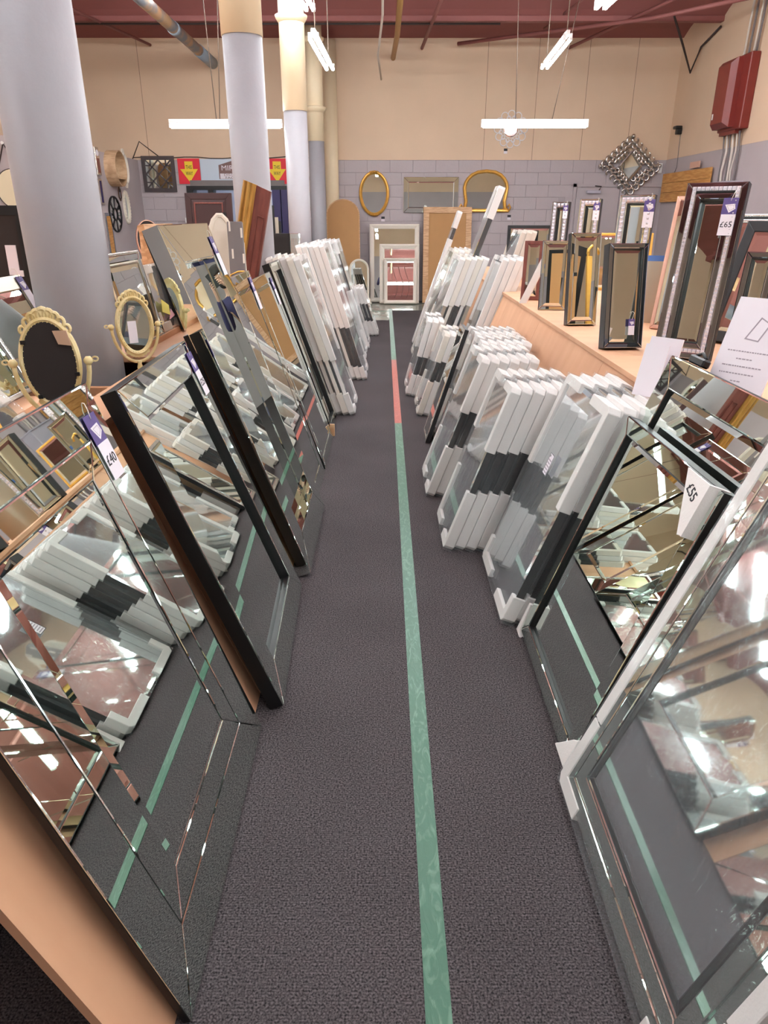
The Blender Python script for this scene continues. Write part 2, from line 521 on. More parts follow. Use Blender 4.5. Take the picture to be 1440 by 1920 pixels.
MB().box((DX0 + .46, YB + .1, .95), (DX1 - .28, YB + .16, 1.05)).build('rail', BLACK, d1)

# plain lilac door on the right of the back wall
d2 = MB().box((3.83, YB - .03, 0), (4.68, YB - .002, 2.17)).build('door_2', LILAC); struct(d2, 'lilac painted double door in the back wall')
MB().box((4.69, YB - .03, 0), (5.46, YB - .002, 2.17)).build('door_leaf', LILAC, d2)
MB().box((3.76, YB - .035, 0), (3.82, YB, 2.24)).build('door_frame', LILAC, d2)
MB().box((3.76, YB - .035, 2.18), (5.5, YB, 2.24)).build('door_frame', LILAC, d2)
MB().box((4.02, YB - .09, 2.06), (4.3, YB - .031, 2.12)).build('door_closer', GREYBOX, d2, .008)
MB().tube([(4.26, YB - .06, 2.12), (4.3, YB - .07, 2.19), (4.18, YB - .04, 2.2)], .01, 6).build('closer_arm', IRON, d2)

# columns
def column(x, y, label, r=.15, rings=()):
    c = bpy.data.objects.new('column', None); COL.objects.link(c); c.location = (x, y, 0)
    struct(c, label)
    MB().lathe([(r, 0), (r, 2.9)], 32).build('lower_shaft', COLGREY, c)
    MB().lathe([(r + .006, 2.895), (r + .006, ZC + .1)], 32).build('upper_shaft', COLCREAM, c)
    for z in rings:
        MB().lathe([(r + .006, z - .05), (r + .04, z), (r + .05, z + .03), (r + .006, z + .05)], 32).build('collar', COLCREAM, c)
    return c
column(-1.25, 2.94, 'thick grey cast column nearest the viewpoint, behind the ivory oval mirrors')
column(-1.07, 6.25, 'second grey column from the viewpoint, cream at the top', rings=())
column(-1.15, 10.35, 'third column, grey with cream top, behind the black box frame', r=.152, rings=(3.9,))
column(-1.23, 14.3, 'fourth and slimmest column in front of the tan arched mirror', r=.145, rings=(3.4, 4.45))
pl = MB().lathe([(.13, 0), (.13, ZC)], 24).build('pilaster', COLCREAM); pl.location = (-1.02, 15.2, 0); struct(pl, 'cream half column against the back wall')

# ================================================================== PLINTHS
def plinth(side, ys_, x0, x1, ztop, depth, tops, label):
    p = thing('display_plinth', label, 'display stand', (side * x0, ys_[0], 0))
    W = p.matrix_world.inverted()
    t = .022
    for a, c in zip(ys_[:-1], ys_[1:]):
        m_ = MB()
        g = .0015
        pts = [(side * x0, 0), (side * (x0 + t), 0), (side * (x1 + t), ztop - .024), (side * x1, ztop - .024)]
        vs = [(x, a + g, z) for x, z in pts] + [(x, c - g, z) for x, z in pts]
        m_.add(vs, [(0, 1, 2, 3), (7, 6, 5, 4), (0, 4, 5, 1), (1, 5, 6, 2), (2, 6, 7, 3), (3, 7, 4, 0)])
        o = m_.build('front_panel', PLY, p); o.matrix_parent_inverse = W
    for a, c, xa, xb in tops:
        lo = (min(side * xa, side * xb), a + .001, ztop - .024); hi = (max(side * xa, side * xb), c - .001, ztop)
        o = MB().box(lo, hi).build('top_board', PLY, p); o.matrix_parent_inverse = W
    # uprights inside
    y = ys_[0] + .25
    while y < ys_[-1]:
        x_a, x_b = sorted((side * (x1 + .06), side * (x1 + depth - .3)))
        o = MB().box((x_a, y, 0), (x_b, y + .03, ztop - .03)).build('upright', PLYEDGE, p); o.matrix_parent_inverse = W
        y += 1.6
    xa, xb = sorted((side * (x1 + depth - .02), side * (x1 + depth)))
    o = MB().box((xa, ys_[0], 0), (xb, ys_[-1], ztop - .025)).build('back_panel', PLYEDGE, p); o.matrix_parent_inverse = W
    return p
ZT = 1.06
pL = plinth(-1, [.86, 2.15, 3.45, 4.75, 6.05, 7.35, 8.65, 9.95], .464, .885, ZT, 2.4,
            [(.86, 2.45, .872, 3.3), (2.45, 3.2, .872, 1.03), (2.45, 3.2, 1.45, 3.3), (3.2, 4.75, .872, 3.3), (4.75, 5.95, .872, 3.3), (5.95, 6.5, 1.3, 3.3), (6.5, 8.2, .872, 3.3), (8.2, 9.95, .872, 3.3)],
            'long plywood display plinth with sloping front on the left of the aisle')
lipW = pL.matrix_world.inverted()
for a, c in ((3.1, 4.6), (.9, 2.4)):
    o = MB().box((-1.155, a, ZT), (-1.13, c, ZT + .028)).build('lip', PLY, pL); o.matrix_parent_inverse = lipW
ZR = .99
plinth(1, [.70, 2.3, 3.62, 5.20, 6.55, 7.9, 9.2, 10.5], .75, 1.135, ZR, 2.4,
       [(.70, 2.3, 1.12, 3.5), (2.3, 3.62, 1.12, 3.5), (3.62, 5.2, 1.12, 3.5), (5.2, 6.55, 1.12, 3.5), (6.55, 8.0, 1.12, 3.5), (8.0, 10.5, 1.12, 3.5)],
       'long plywood display plinth with sloping front on the right of the aisle')

# ================================================================== LIGHTS
CH = mat('chain_metal', (120, 104, 92), 0.5, 0.5)
def batten(p0, p1, label, twin=True,  chains=((.2, 0), (.8, 0)), zc=ZC - .02, drop=True):
    p0 = Vector(p0); p1 = Vector(p1); mid = (p0 + p1) / 2; L = (p1 - p0).length
    ang = math.atan2(p1.y - p0.y, p1.x - p0.x)
    t = thing('fluorescent_batten', label, 'light fitting', mid, rotz=ang, group='fluorescent battens')
    MB().box((-L / 2, -.022, .035), (L / 2, .022, .085)).build('housing', METALW, t, .006)
    offs = (-.035, .035) if twin else (0,)
    for o_ in offs:
        MB().tube([(-L / 2 + .03, o_, 0), (L / 2 - .03, o_, 0)], .019 if twin else .022, 12).build('tube', TUBE, t)
        for s in (-1, 1):
            MB().box((s * L / 2 - (.03 if s > 0 else 0), o_ - .016, -.016), (s * L / 2 + (0 if s > 0 else .03), o_ + .016, .05)).build('lamp_holder', METALW, t)
    if drop:
        for f, dx in chains:
            x = -L / 2 + L * f
            H = zc - mid.z
            MB().tube([(x, 0, .08), (x + dx * .5, 0, .08 + (H - .08) * .5), (x + dx, 0, H)], .006, 5).build('chain', CH, t)
    return t
batten((-2.84, 10.5, 2.74), (-1.34, 10.5, 2.74), 'single tube light hanging level in front of the left cream wall', False, ((.42, -.06), (.45, .12)), 4.6)
batten((1.36, 11.13, 2.82), (2.86, 11.13, 2.80), 'single tube light hanging level before the round lace mirror', False, ((.32, -.08), (.66, .3)), 4.7)
batten((2.08, 9.37, 3.5), (2.18, 11.1, 3.5), 'twin tube light running lengthwise high on the right', True, ((.05, 0), (.9, 0)))
batten((-.67, 7.85, 3.2), (-.62, 9.37, 3.2), 'twin tube light running lengthwise beside the fourth column', True, ((.1, 0), (.9, 0)))
batten((-.80, 6.75, 3.5), (-.72, 8.18, 3.5), 'twin tube light cut by the top edge beside the second column')
k = 0
nm = ['over the near aisle', 'over the viewpoint', 'behind the viewpoint', 'behind the viewpoint near the rear wall']
for y in (2.6, .1, -2.4):
    if y < 2: batten((-.3, y, 3.2), (-.3, y + 1.5, 3.2), 'twin tube light on the left row ' + nm[k])
    batten((1.75, y + .2, 3.2), (1.75, y + 1.7, 3.2), 'twin tube light on the right row ' + nm[k]); k += 1
batten((1.75, 5.3, 3.2), (1.75, 6.8, 3.2), 'twin tube light on the right row above the small standing mirrors')
for y in (1.0, 5.2):
    batten((-3.6, y, 3.2), (-3.6, y + 1.5, 3.2), 'twin tube light above the left stock, ' + ('nearer' if y < 3 else 'farther'))
    batten((3.9, y + .6, 3.2), (3.9, y + 2.1, 3.2), 'twin tube light above the right stock, ' + ('nearer' if y < 3 else 'farther'))
for x, w_ in ((-4.4, 'far left'), (-2.0, 'left'), (.4, 'middle'), (2.8, 'right')):  # fill row added above the frame to brighten the upper back wall and ceiling
    batten((x, 9.75, 4.18), (x + 1.5, 9.75, 4.18), 'added twin tube fill light high across the ceiling, ' + w_ + ' of the cross row', zc=4.6)
for yy, ww in ((11.3, 'farthest'), (7.3, 'second'), (4.9, 'third'), (2.4, 'fourth')):  # more fill rows added out of frame to even out the lighting
    for x, w_ in ((-4.4, 'far left'), (-2.6, 'left'), (.0, 'middle'), (2.8, 'right')):
        zz_ = 4.44 if yy > 11 else 4.2
        batten((x, yy, zz_), (x + 1.5, yy, zz_), 'added twin tube fill light high up, ' + w_ + ' of the ' + ww + ' cross row', zc=4.6)
batten((-3.4, 17.0, 2.6), (-2.2, 17.0, 2.6), 'tube light in the room beyond the doorway', True, drop=False)

# ================================================================== PIPES, CONDUITS, BOXES
def pipe(name, path, r, m, label, cat='pipe', seg=10, extra=None):
    b_ = MB().tube(path, r, seg)
    if extra: extra(b_)
    return tag(b_.build(name, m), label, cat)
pp = thing('waste_pipe', 'fat peeling pipe sloping from ceiling into the left cream wall', 'pipe', (0, 0, 0))
MB().tube([(-3.2, 3, 4.3), (-3.2, 14.9, 4.28)], .085, 18).build('pipe_run', PIPEM, pp)
MB().tube([(-3.2, 14.2, 4.28), (-3.2, 15.29, 4.28)], .098, 18).build('pipe_socket', mat('grey_pipe', (140, 150, 160), .5), pp)
MB().tube([(-3.2, 12.6, 4.28), (-3.2, 12.75, 4.28)], .094, 18).build('pipe_collar', mat('grey_pipe', (140, 150, 160), .5), pp)
pipe('conduit', [(0.0, 3, 4.3), (-.02, 12.4, 4.4), (-.1, 13.6, 4.1), (-.05, 14.9, 3.96)], .018, CABLEW, 'thin pale conduit bending down onto the cream wall')
pipe('brass_pipe', [(.26, 3, 4.45), (.22, 13.8, 4.42), (.17, 15.29, 4.36)], .045, COPPER, 'brass coloured pipe running along the ceiling to the wall')
pipe('conduit', [(1.2, 3, 4.5), (.78, 13.6, 4.55), (.7, 15.2, 4.5)], .03, CEIL, 'red painted conduit beside the brass pipe')
pipe('conduit', [(XL, 13.62, 4.54), (1.9, 13.62, 4.54)], .015, IRON, 'dark conduit crossing under the far ceiling beam')
pipe('sprinkler_pipe', [(1.35, 15.1, 4.55), (4.2, 13.2, 4.52), (5.3, 11.5, 4.45)], .03, CEIL, 'red painted pipe crossing diagonally to the right wall')
pipe('conduit', [(3.4, 15.2, 4.5), (4.3, 12.6, 4.62), (4.7, 9.0, 4.6)], .026, CEIL, 'red conduit crossing over the diagonal pipe')
pipe('conduit', [(2.8, 14.5, 4.66), (3.3, 10.5, 4.7)], .02, CEIL, 'thin red conduit above the right hanging light')
pipe('conduit', [(-5.6, 9, 4.6), (-4.3, 15.2, 4.55)], .022, CEIL, 'red conduit running to the left end of the wall')
pipe('cable', [(4.6, 13.3, 4.6), (5.1, 14.1, 4.35), (5.45, 14.5, 4.0), (5.5, 14.3, 4.35), (5.5, 13.6, 4.5)], .018, IRON, 'dark cable drooping in a V at the right ceiling corner', 'cable')
wv = [(-4.9 + .25 * i, YB - .02, 2.70 + .012 * math.sin(i * 1.7) + .008 * math.sin(i * .6)) for i in range(15)]
pipe('cable', wv, .009, IRON, 'brown cable pinned wavily along the cream paint edge over the doorway', 'cable', 6)
pipe('cable', [(-4.95, YB - .02, 2.62), (-4.75, YB - .02, 2.98), (-4.4, YB - .02, 2.72)], .01, IRON, 'cable looped in a peak above the dark lattice mirror', 'cable', 6)
# red fuse box on the right wall
fb = thing('fuse_box', 'tall red oxide fuse box high on the right wall', 'fuse box', (XR - .005, 12.83, 2.88), (-1, 0), 0)
MB().prism(rect(0, 0, .78, 1.0), 0, .14).build('case', REDBOX, fb, .012)
MB().prism(rect(.0, .04, .56, .97), .14, .3, .07, .08).build('cover', REDBOX, fb)
MB().prism(rect(.1, .18, .14, .26), .30, .304).build('maker_plate', METALW, fb)
MB().box((.05, -.05, .02), (.6, .0, .12)).build('gland_plate', REDBOX, fb)
for i, (u, m_) in enumerate(((.1, CABLEG), (.22, CABLEW), (.32, CABLEG), (.42, CABLEW), (.55, CABLEW), (.64, CABLEG))):
    pth = [(XR - .06, 12.83 - u, 2.86), (XR - .05, 12.83 - u - .04, 2.6), (XR - .04, 12.83 - u + .05 * math.sin(i * 2), 2.3), (XR - .03, 12.83 - u, 1.95)]
    pipe('cable', pth, .018 if i % 2 else .012, m_, ('pale' if m_ is CABLEW else 'grey') + ' cable dropping from the fuse box, %s from the left' % ['first', 'second', 'third', 'fourth', 'fifth', 'sixth'][i], 'cable', 7)
for i, u in enumerate((.3, .45, .62, .7)):
    pipe('conduit', [(XR - .05, 12.83 - u, 3.86), (XR - .05, 12.83 - u - .03, 4.3), (XR - .05, 12.83 - u - .06, 4.8)], .016, CABLEG if i % 2 else CABLEW, 'conduit rising from the fuse box, %s from the left' % ['first', 'second', 'third', 'fourth'][i], 'conduit', 7)
gb = thing('trunking_box', 'grey metal box on the right wall under the fuse box cables', 'box', (XR, 12.9, 1.72), (-1, 0), 0)
MB().prism(rect(0, 0, 1.0, .42), 0, .24).build('case', GREYBOX, gb, .01)
MB().prism(rect(-.01, .4, 1.01, .43), 0, .26).build('lid', GREYBOX, gb, .005)
pb = thing('pine_board', 'orange pine board leaning on the right wall near the corner', 'board', (XR - .04, 15.2, 1.9), (-1, 0), 0)
for i in range(3):
    MB().prism(rect(0, i * .17, 2.2, i * .17 + .166), 0, .025).build('plank', PINEB, pb, .003)
o = MB().prism(rect(0, 0, .4, .1), 0, .02).build('packing_piece', mat('pale_pink_card', (214, 170, 146), .8)); o.matrix_world = frame((XR - .06, 13.9, 2.43), (-1, 0), 0); tag(o, 'small pale card on top of the pine board', 'card')
sl = thing('security_lamp', 'small black lamp bracket on the right cream wall', 'lamp', (XR, 14.75, 3.05), (-1, 0), 0)
MB().box((-.05, 0, 0), (.05, .1, .1)).build('body', BLACK, sl, .01); MB().box((-.08, .09, .02), (.08, .14, .14)).build('hood', BLACK, sl, .01)
pipe('cable', [(XR - .01, 14.75, 3.06), (XR - .01, 14.7, 2.5), (XR - .01, 14.95, 2.2)], .006, CABLEG, 'thin grey cable hanging from the small black lamp', 'cable', 5)
sn = MB().box((5.38, YB - .06, 2.42), (5.46, YB - .01, 2.6)).build('alarm_sensor', METALW, None, .01); tag(sn, 'small cream sensor box beside the silver diamond mirror', 'sensor')
o = MB().box((-4.0, YB - .08, 1.52), (-3.7, YB - .01, 1.62)).build('socket_box', METALW, None, .006); tag(o, 'white surface socket low on the lilac wall beside the dark brown frame', 'socket')

# ================================================================== MIRROR BUILDERS
def strips(w, h, f0, f1, z0, z1, m, parent, name='frame_strip', ch=.0035, chd=.0012, gap=.0007):
    """four mitred strips between inset f0 and inset f1"""
    a, c = f0 + gap, f1 - gap
    quads = [[(a, a), (w - a, a), (w - c, c), (c, c)], [(w - a, a), (w - a, h - a), (w - c, h - c), (w - c, c)],
             [(w - a, h - a), (a, h - a), (c, h - c), (w - c, h - c)], [(a, h - a), (a, a), (c, c), (c, h - c)]]
    for q in quads:
        q = inset(q, gap)
        MB().prism(q, z0, z1, ch, chd).build(name, m, parent)

def ring_box(w, h, f0, f1, z0, z1):
    b_ = MB()
    o_ = rect(f0, f0, w - f0, h - f0); i_ = rect(f1, f1, w - f1, h - f1)
    vs = [(x, y, z0) for x, y in o_] + [(x, y, z0) for x, y in i_] + [(x, y, z1) for x, y in o_] + [(x, y, z1) for x, y in i_]
    fs = []
    for i in range(4):
        j = (i + 1) % 4
        fs += [(i, j, 4 + j, 4 + i), (8 + i, 12 + i, 12 + j, 8 + j), (i, 8 + i, 8 + j, j), (4 + i, 4 + j, 12 + j, 12 + i)]
    return b_.add(vs, fs)

def mirror(name, label, org, h, lean, w, hh, t=.04, fw=.1, recess=0.0, side=BLACK, strip=BEVEL, inner=None, glass=MIRROR,
           bands=(), cat='mirror', group=None, edge=0.0, stripname='frame_strip', raise_=True, bevel=.02):
    z = org[2] + (t * math.sin(R(lean)) if raise_ else 0)
    T = thing(name, label, cat, (org[0], org[1], z), h, lean, group)
    top = 0.0
    if fw > 0:
        ring_box(w, hh, edge, fw, -t, -.0045).build('frame_core', side, T)
        MB().box((edge + .002, edge + .002, -t + .001), (w - edge - .002, hh - edge - .002, -t + .006)).build('backboard', MDF, T)
        if inner is not None:
            ring_box(w, hh, fw - .0005, fw + .002, -recess - .003, -.003).build('inner_lining', inner, T)
        prev = 0.0
        for b1, m_ in (list(bands) if bands else [(fw, strip)]):
            strips(w, hh, prev, b1, -.0045, 0, m_, T, stripname)
            prev = b1
        MB().prism(rect(fw + .001, fw + .001, w - fw - .001, hh - fw - .001), -recess - .006, -recess - .0005, bevel, .003).build('mirror_pane', glass, T)
    else:
        MB().box((.01, .01, -t), (w - .01, hh - .01, -.005)).build('backing', side, T)
        MB().prism(rect(0, 0, w, hh), -.0048, 0, bevel, .003).build('mirror_pane', glass, T)
    return T

def moulded(name, label, org, h, lean, outline, prof, fm, glass=MIRROR, back=DARKCARD, cat='mirror', group=None, gd=.012, orient=None):
    """frame swept round any outline, with pane and back board"""
    T = thing(name, label, cat, org, h, lean, group)
    MB().ring(outline, prof).build('frame', fm, T)
    fwid = max(d for d, z in prof)
    MB().prism(inset(outline, fwid - .004), gd - .004, gd).build('mirror_pane', glass, T)
    MB().prism(inset(outline, min(.01, fwid * .3)), 0.0, .004).build('back_board', back, T)
    return T

def price_tag(label, org, h, lean, price, size=1.0, loop=True, roll=0):
    T = thing('price_tag', label, 'price tag', org, h, lean, 'purple and white price tags')
    if roll:
        T.matrix_world = T.matrix_world @ Matrix.Rotation(R(roll), 4, 'Z')
    s = size
    MB().prism(rect(-.033 * s, -.075 * s, .033 * s, 0), 0, .001).build('purple_card', PURPLE, T)
    e = MB().prism([(-.022 * s, -.03 * s), (.0, -.065 * s), (.026 * s, -.048 * s), (.02 * s, -.026 * s)], .001, .0014).build('emblem', WHITE, T)
    MB().ring(inset([(-.022 * s, -.03 * s), (.0, -.065 * s), (.026 * s, -.048 * s), (.02 * s, -.026 * s)], .005 * s), [(0, .0014), (.0015 * s, .0014), (.0015 * s, .0017), (0, .0017)]).build('emblem_outline', GREYINK, e)
    c = MB().prism(rect(-.031 * s, -.165 * s, .033 * s, -.072 * s), .0003, .0018).build('price_card', WHITE, T)
    if price:
        text('price_lettering', price, .036 * s, INK, c, (0, -.118 * s, .0021))
    if loop:
        MB().tube([(0, -.012 * s, .002), (.006, .012, .003), (.012, .03, .0), (.006, .038, -.01), (-.004, .03, -.012)], .0012, 5).build('string', STRING, T)
    return T

def tag_on(T, u, v, label, price, size=1.0, roll=0):
    M = T.matrix_world @ Matrix.Translation((u, v, .004))
    P = price_tag(label, (0, 0, 0), (0, -1), 0, price, size)
    P.matrix_world = M @ Matrix.Rotation(R(roll), 4, 'Z')
    return P

# ------------------------------------------------------------------ left row of leaning mirrors
L = (1, 0); RR = (-1, 0)
T = mirror('leaning_mirror', 'large stepped-border mirror nearest the viewpoint on the left, leaning on plywood', (-.425, .985, 0), L, 19, .975, 1.28, t=.022, fw=.225,
       bands=[(.137, BEVEL), (.225, BEVEL)], side=BLACK, recess=0)
tag_on(T, .885, 1.205, 'purple and white price tag at the top of the nearest left mirror', '£40', 1.15)
T = mirror('leaning_mirror', 'black sided mirror with recessed pane, second in the left row', (-.362, 2.057, 0), (1, .035), 20.3, .895, 1.235, t=.055, fw=.125, recess=.024, inner=BLACK)
tag_on(T, .84, 1.19, 'price tag at the top corner of the black sided left mirror', '£25', 1.1)
T = mirror('leaning_mirror', 'tall mirror with wide faceted border and black sides, third in the left row', (-.362, 3.06, 0), L, 19.3, .88, 1.69, t=.07, fw=.165, recess=.055, inner=MIRROR, side=MIRROR, edge=.002)
o = MB().box((0, .0, -.094), (.88, 1.25, -.072)).build('back_box', BLACK, T)
tag_on(T, .80, 1.62, 'price tag hanging at the top far corner of the tall left mirror', '', 1.2)
T = mirror('leaning_mirror', 'tall mirror with faceted glass border, fourth in the left row', (-.41, 3.985, 0), L, 18, .61, 1.40, t=.03, fw=.09, side=BLACK)
tag_on(T, .53, 1.36, 'price tag on the fourth mirror of the left row', '', 1.2)
T = mirror('leaning_mirror', 'plain faceted mirror, fifth in the left row', (-.41, 4.66, 0), L, 19, .79, 1.34, t=.022, fw=0.07, side=BLACK)
tag_on(T, .70, 1.3, 'price tag on the fifth mirror of the left row', '', 1.2)
mirror('leaning_mirror', 'narrow mirror with deep black side just before the white foam packs', (-.415, 5.50, 0), L, 18.5, .52, 1.38, t=.06, fw=.07, side=BLACK, recess=.02, inner=BLACK)
o = MB().box((-.44, 5.475, 0), (-.40, 5.492, .10)).build('timber_offcut', WOOD, None, .003); tag(o, 'small pine offcut standing at the foot of the black sided narrow mirror', 'wood offcut')
# frameless mirror standing on the plinth behind
mirror('leaning_mirror', 'frameless grey mirror on the left plinth behind the tall third mirror', (-1.10, 3.95, ZT), L, 17, .62, .53, t=.02, fw=0, side=BLACK)

# ------------------------------------------------------------------ right row of leaning mirrors
mirror('leaning_mirror', 'black sided mirror with a £55 corner note, second on the right', (.585, 2.565, 0), RR, 19.6, .80, 1.0, t=.05, fw=.06, recess=.016, inner=BLACK)
c = thing('foam_corner', 'white triangular foam corner handwritten £55 on the right mirror', 'foam corner', (.9, 1.80, .965), RR, 19.6)
MB().prism([(.0, .004), (-.135, .004), (-.01, -.165), (.0, -.16)], .004, .011).build('corner_face', FOAM, c)
MB().prism(rect(.0, -.16, .014, .004), -.055, .011).build('corner_side', FOAM, c)
text('price_lettering', '£55', .045, INK, c, (-.05, -.045, .0118), R(-20))
c = thing('foam_corner', 'white foam corner under the near foot of the £55 mirror', 'foam corner', (.585, 1.78, .0), RR, 19.6)
MB().prism([(-.10, 0.0), (.03, 0.0), (.03, .13), (-.01, .10)], -.06, .008).build('corner_body', FOAM, c, .004)
c = thing('foam_corner', 'white foam corner at the far foot of the £55 mirror', 'foam corner', (.58, 2.575, .0), RR, 19.6)
MB().prism([(-.015, 0.0), (.05, 0.0), (.012, .016), (.004, .14), (-.015, .14)], -.06, .008).build('corner_body', FOAM, c, .002)
mirror('leaning_mirror', 'larger black framed mirror leaning behind the £55 mirror on the right', (.655, 2.65, 0), RR, 20.3, .95, 1.23, t=.045, fw=.11, recess=.013, inner=BLACK, side=BLACK)
o = thing('black_clip', 'black hanging clip on top of the larger black framed right mirror', 'clip', (1.1, 2.55, 1.165), RR, 19)
MB().box((0, 0, -.03), (.12, .03, .0)).build('clip_plate', BLACK, o, .006); MB().tube([(.02, .03, -.015), (.06, .045, -.015), (.1, .03, -.015)], .006, 6).build('clip_loop', BLACK, o)
# white cards
def card(label, org, h, lean, w, hh, roll=0, group=None):
    T = thing('white_card', label, 'card', org, h, lean, group)
    if roll: T.matrix_world = T.matrix_world @ Matrix.Rotation(R(roll), 4, 'Z')
    MB().prism(rect(0, 0, w, hh), 0, .006).build('card_board', WHITE, T)
    return T
card('blank white card wedged against the far edge of the larger black framed mirror', (1.03, 2.86, .97), (-.75, -.66), 18, .1, .21, 0)
card('second blank white card behind the first by the black framed mirror', (1.07, 2.92, 1.0), (-.75, -.66), 18, .14, .2, 0)
T = card('white information card with a drawn frame and printed lines on the right plinth', (1.14, 2.46, 1.09), (-.8, -.6), 25, .2, .33, 0)
MB().ring([(.07, .185), (.12, .18), (.14, .245), (.10, .265)], [(0, .006), (.004, .006), (.004, .0072), (0, .0072)]).build('frame_drawing', GREYINK, T)
for i, (x0, x1) in enumerate(((.03, .17), (.07, .12), (.03, .16), (.03, .15), (.08, .11))):
    y_ = .14 - i * .026
    b_ = MB(); x = x0
    while x < x1:
        d = random.uniform(.004, .012); b_.box((x, y_, .006), (x + d, y_ + .004, .0068)); x += d + .003
    b_.build('printed_line', GREYINK, T)
T = card('white card with a handwritten price at the right edge, in front of the information card', (1.10, 1.86, .98), (-.95, -.3), 22, .2, .26, 0)
text('price_lettering', '£10', .06, INK, T, (.12, .12, .0068), R(-20))

# ================================================================== WRAPPED PACKS
PC = {}
def pack_meshes(w, h, t, gap, foam, edge, fx=.36):
    key = (round(w, 3), round(h, 3), t, gap, foam.name, edge.name, fx)
    if key in PC: return PC[key]
    g0, g1 = gap
    f = .045
    fz0, fz1 = -t - .005, .006
    def corner(mx, my):
        lx = w * fx; ly = h * (g0 if not my else (1 - g1))
        ch = .022
        p = [(ch, 0), (lx, 0), (lx, f), (f, f), (f, ly), (0, ly), (0, ch)]
        p = [((w - x) if mx else x, (h - y) if my else y) for x, y in p]
        if mx != my: p.reverse()
        me = MB().prism(p, fz0, fz1).mesh('foam_corner'); bevel_mesh(me, .0025)
        me.materials.append(foam)
        return me
    corners = [corner(a, b_) for a in (0, 1) for b_ in (0, 1)]
    e = MB().box((.012, .012, -t + .002), (w - .012, h - .012, -.008)).mesh('mirror_edge'); e.materials.append(edge)
    gl = MB().prism(rect(.012, .012, w - .012, h - .012), -.008, -.004, .02, .003).mesh('mirror_face'); gl.materials.append(PACKGLASS)
    # film: wrinkled front sheet wrapped round the sides
    rnd = random.Random(len(PC) + 3)
    nx, ny = 8, 14
    vs = []; fs = []
    for j in range(ny + 1):
        for i in range(nx + 1):
            x = -.004 + (w + .008) * i / nx; y = -.002 + (h + .004) * j / ny
            edge_ = i in (0, nx) or j in (0, ny)
            vs.append((x, y, fz1 + .001 if edge_ else fz1 + .003 + rnd.uniform(-.0018, .0018)))
    for j in range(ny):
        for i in range(nx):
            a = j * (nx + 1) + i
            fs.append((a, a + 1, a + nx + 2, a + nx + 1))
    m_ = MB(); m_.add(vs, fs, True)
    zb = fz0 - .002
    x0, x1, y0, y1 = -.004, w + .004, -.002, h + .002
    m_.add([(x0, y0, zb), (x1, y0, zb), (x1, y1, zb), (x0, y1, zb), (x0, y0, fz1 + .001), (x1, y0, fz1 + .001), (x1, y1, fz1 + .001), (x0, y1, fz1 + .001)],
           [(0, 1, 5, 4), (1, 2, 6, 5), (2, 3, 7, 6), (3, 0, 4, 7)])
    fm = m_.mesh('wrap'); fm.materials.append(FILM)
    PC[key] = (corners, e, gl, fm)
    return PC[key]

def pack(label, side, x, y, w, h, t, lean, gap=(.37, .625), foam=FOAM, edge=BLACK, group=None, film=True, z=0.0, fx=.36):
    """side +1 = right of the aisle (faces left), -1 = left; (x, y) is the near foot of the face"""
    cs, e, gl, fm = pack_meshes(w, h, t, gap, foam, edge, fx)
    zz = z + (t + .006) * math.sin(R(lean))
    if side > 0: T = thing('wrapped_mirror', label, 'wrapped mirror', (x, y + w, zz), RR, lean, group)
    else: T = thing('wrapped_mirror', label, 'wrapped mirror', (x, y, zz), L, lean, group)
    for c_ in cs: link('foam_corner', c_, None, T)
    link('mirror_edge', e, None, T); link('mirror_face', gl, None, T)
    if film: link('wrap', fm, None, T)
    return T

def stack(n, side, x, y, w, h, t, lean, what, where, grp, gap=(.37, .625), foams=(FOAM,), edges=(BLACK,), jy=.02, jh=0, dx=None, film=None):
    rnd = random.Random(int(y * 100) + n)
    step = (t + .013) / math.cos(R(lean)) if dx is None else dx
    for i in range(n):
        lab = f'{ordn(i, n)} of the {what} {where}' if n > 1 else f'{what} {where}'
        hh = h - (jh * rnd.choice((0, 1)))
        f_ = True if film is None else film(i)
        pack(lab, side, x + side * i * step, y + rnd.uniform(-jy, jy), w, hh, t, lean, gap, foams[i % len(foams)], edges[i % len(edges)], grp, film=f_)

# ---- right side, near to far
T = pack('large foam edged mirror in clear wrap, nearest on the right', 1, .553, .79, .915, 1.25, .05, 21.3, gap=(.2, .204), foam=FOAM, edge=CHAMP, group=None, fx=.19)
# its mirrored frame inside the wrap
strips(.915, 1.25, .02, .072, -.004, .003, BEVEL, T, 'frame_strip')
strips(.915, 1.25, .074, .122, -.004, .004, BEVEL, T, 'frame_strip')
strips(.915, 1.25, .124, .148, -.004, -.001, BLACK, T, 'frame_strip')
stack(4, 1, .515, 2.615, .66, 1.02, .045, 20.5, 'four glassy packs', 'just past the £55 mirror', 'wrapped mirrors beside the £55 mirror', gap=(.13, .55), jy=.01, dx=.06, edges=(BLACK,))
lb = thing('barcode_label', 'white printed warning label on the wrapped mirror past the £55 mirror', 'label', (.515, 3.275, .02), RR, 20.5)
MB().prism(rect(.30, .60, .36, .70), .0115, .0125).build('label_paper', WHITE, lb)
MB().ring(rect(.30, .60, .36, .70), [(0, .0125), (.003, .0125), (.003, .013), (0, .013)]).build('label_border', INK, lb)
MB().prism([(.306, .682), (.318, .682), (.312, .694)], .0125, .013).build('warning_triangle', INK, lb)
for i in range(5): MB().box((.308, .61 + i * .014, .0125), (.35 - .004 * (i % 2), .616 + i * .014, .013)).build('printed_line', GREYINK, lb)
stack(6, 1, .321, 3.348, .50, .92, .042, 19.5, 'six black banded foam packs', 'on the right', 'black banded foam packs on the right')
stack(6, 1, .272, 4.14, .52, .918, .042, 20, 'six foam packs', 'next past the black banded stack', 'foam packs in the second right stack', gap=(.37, .625), jy=.015)
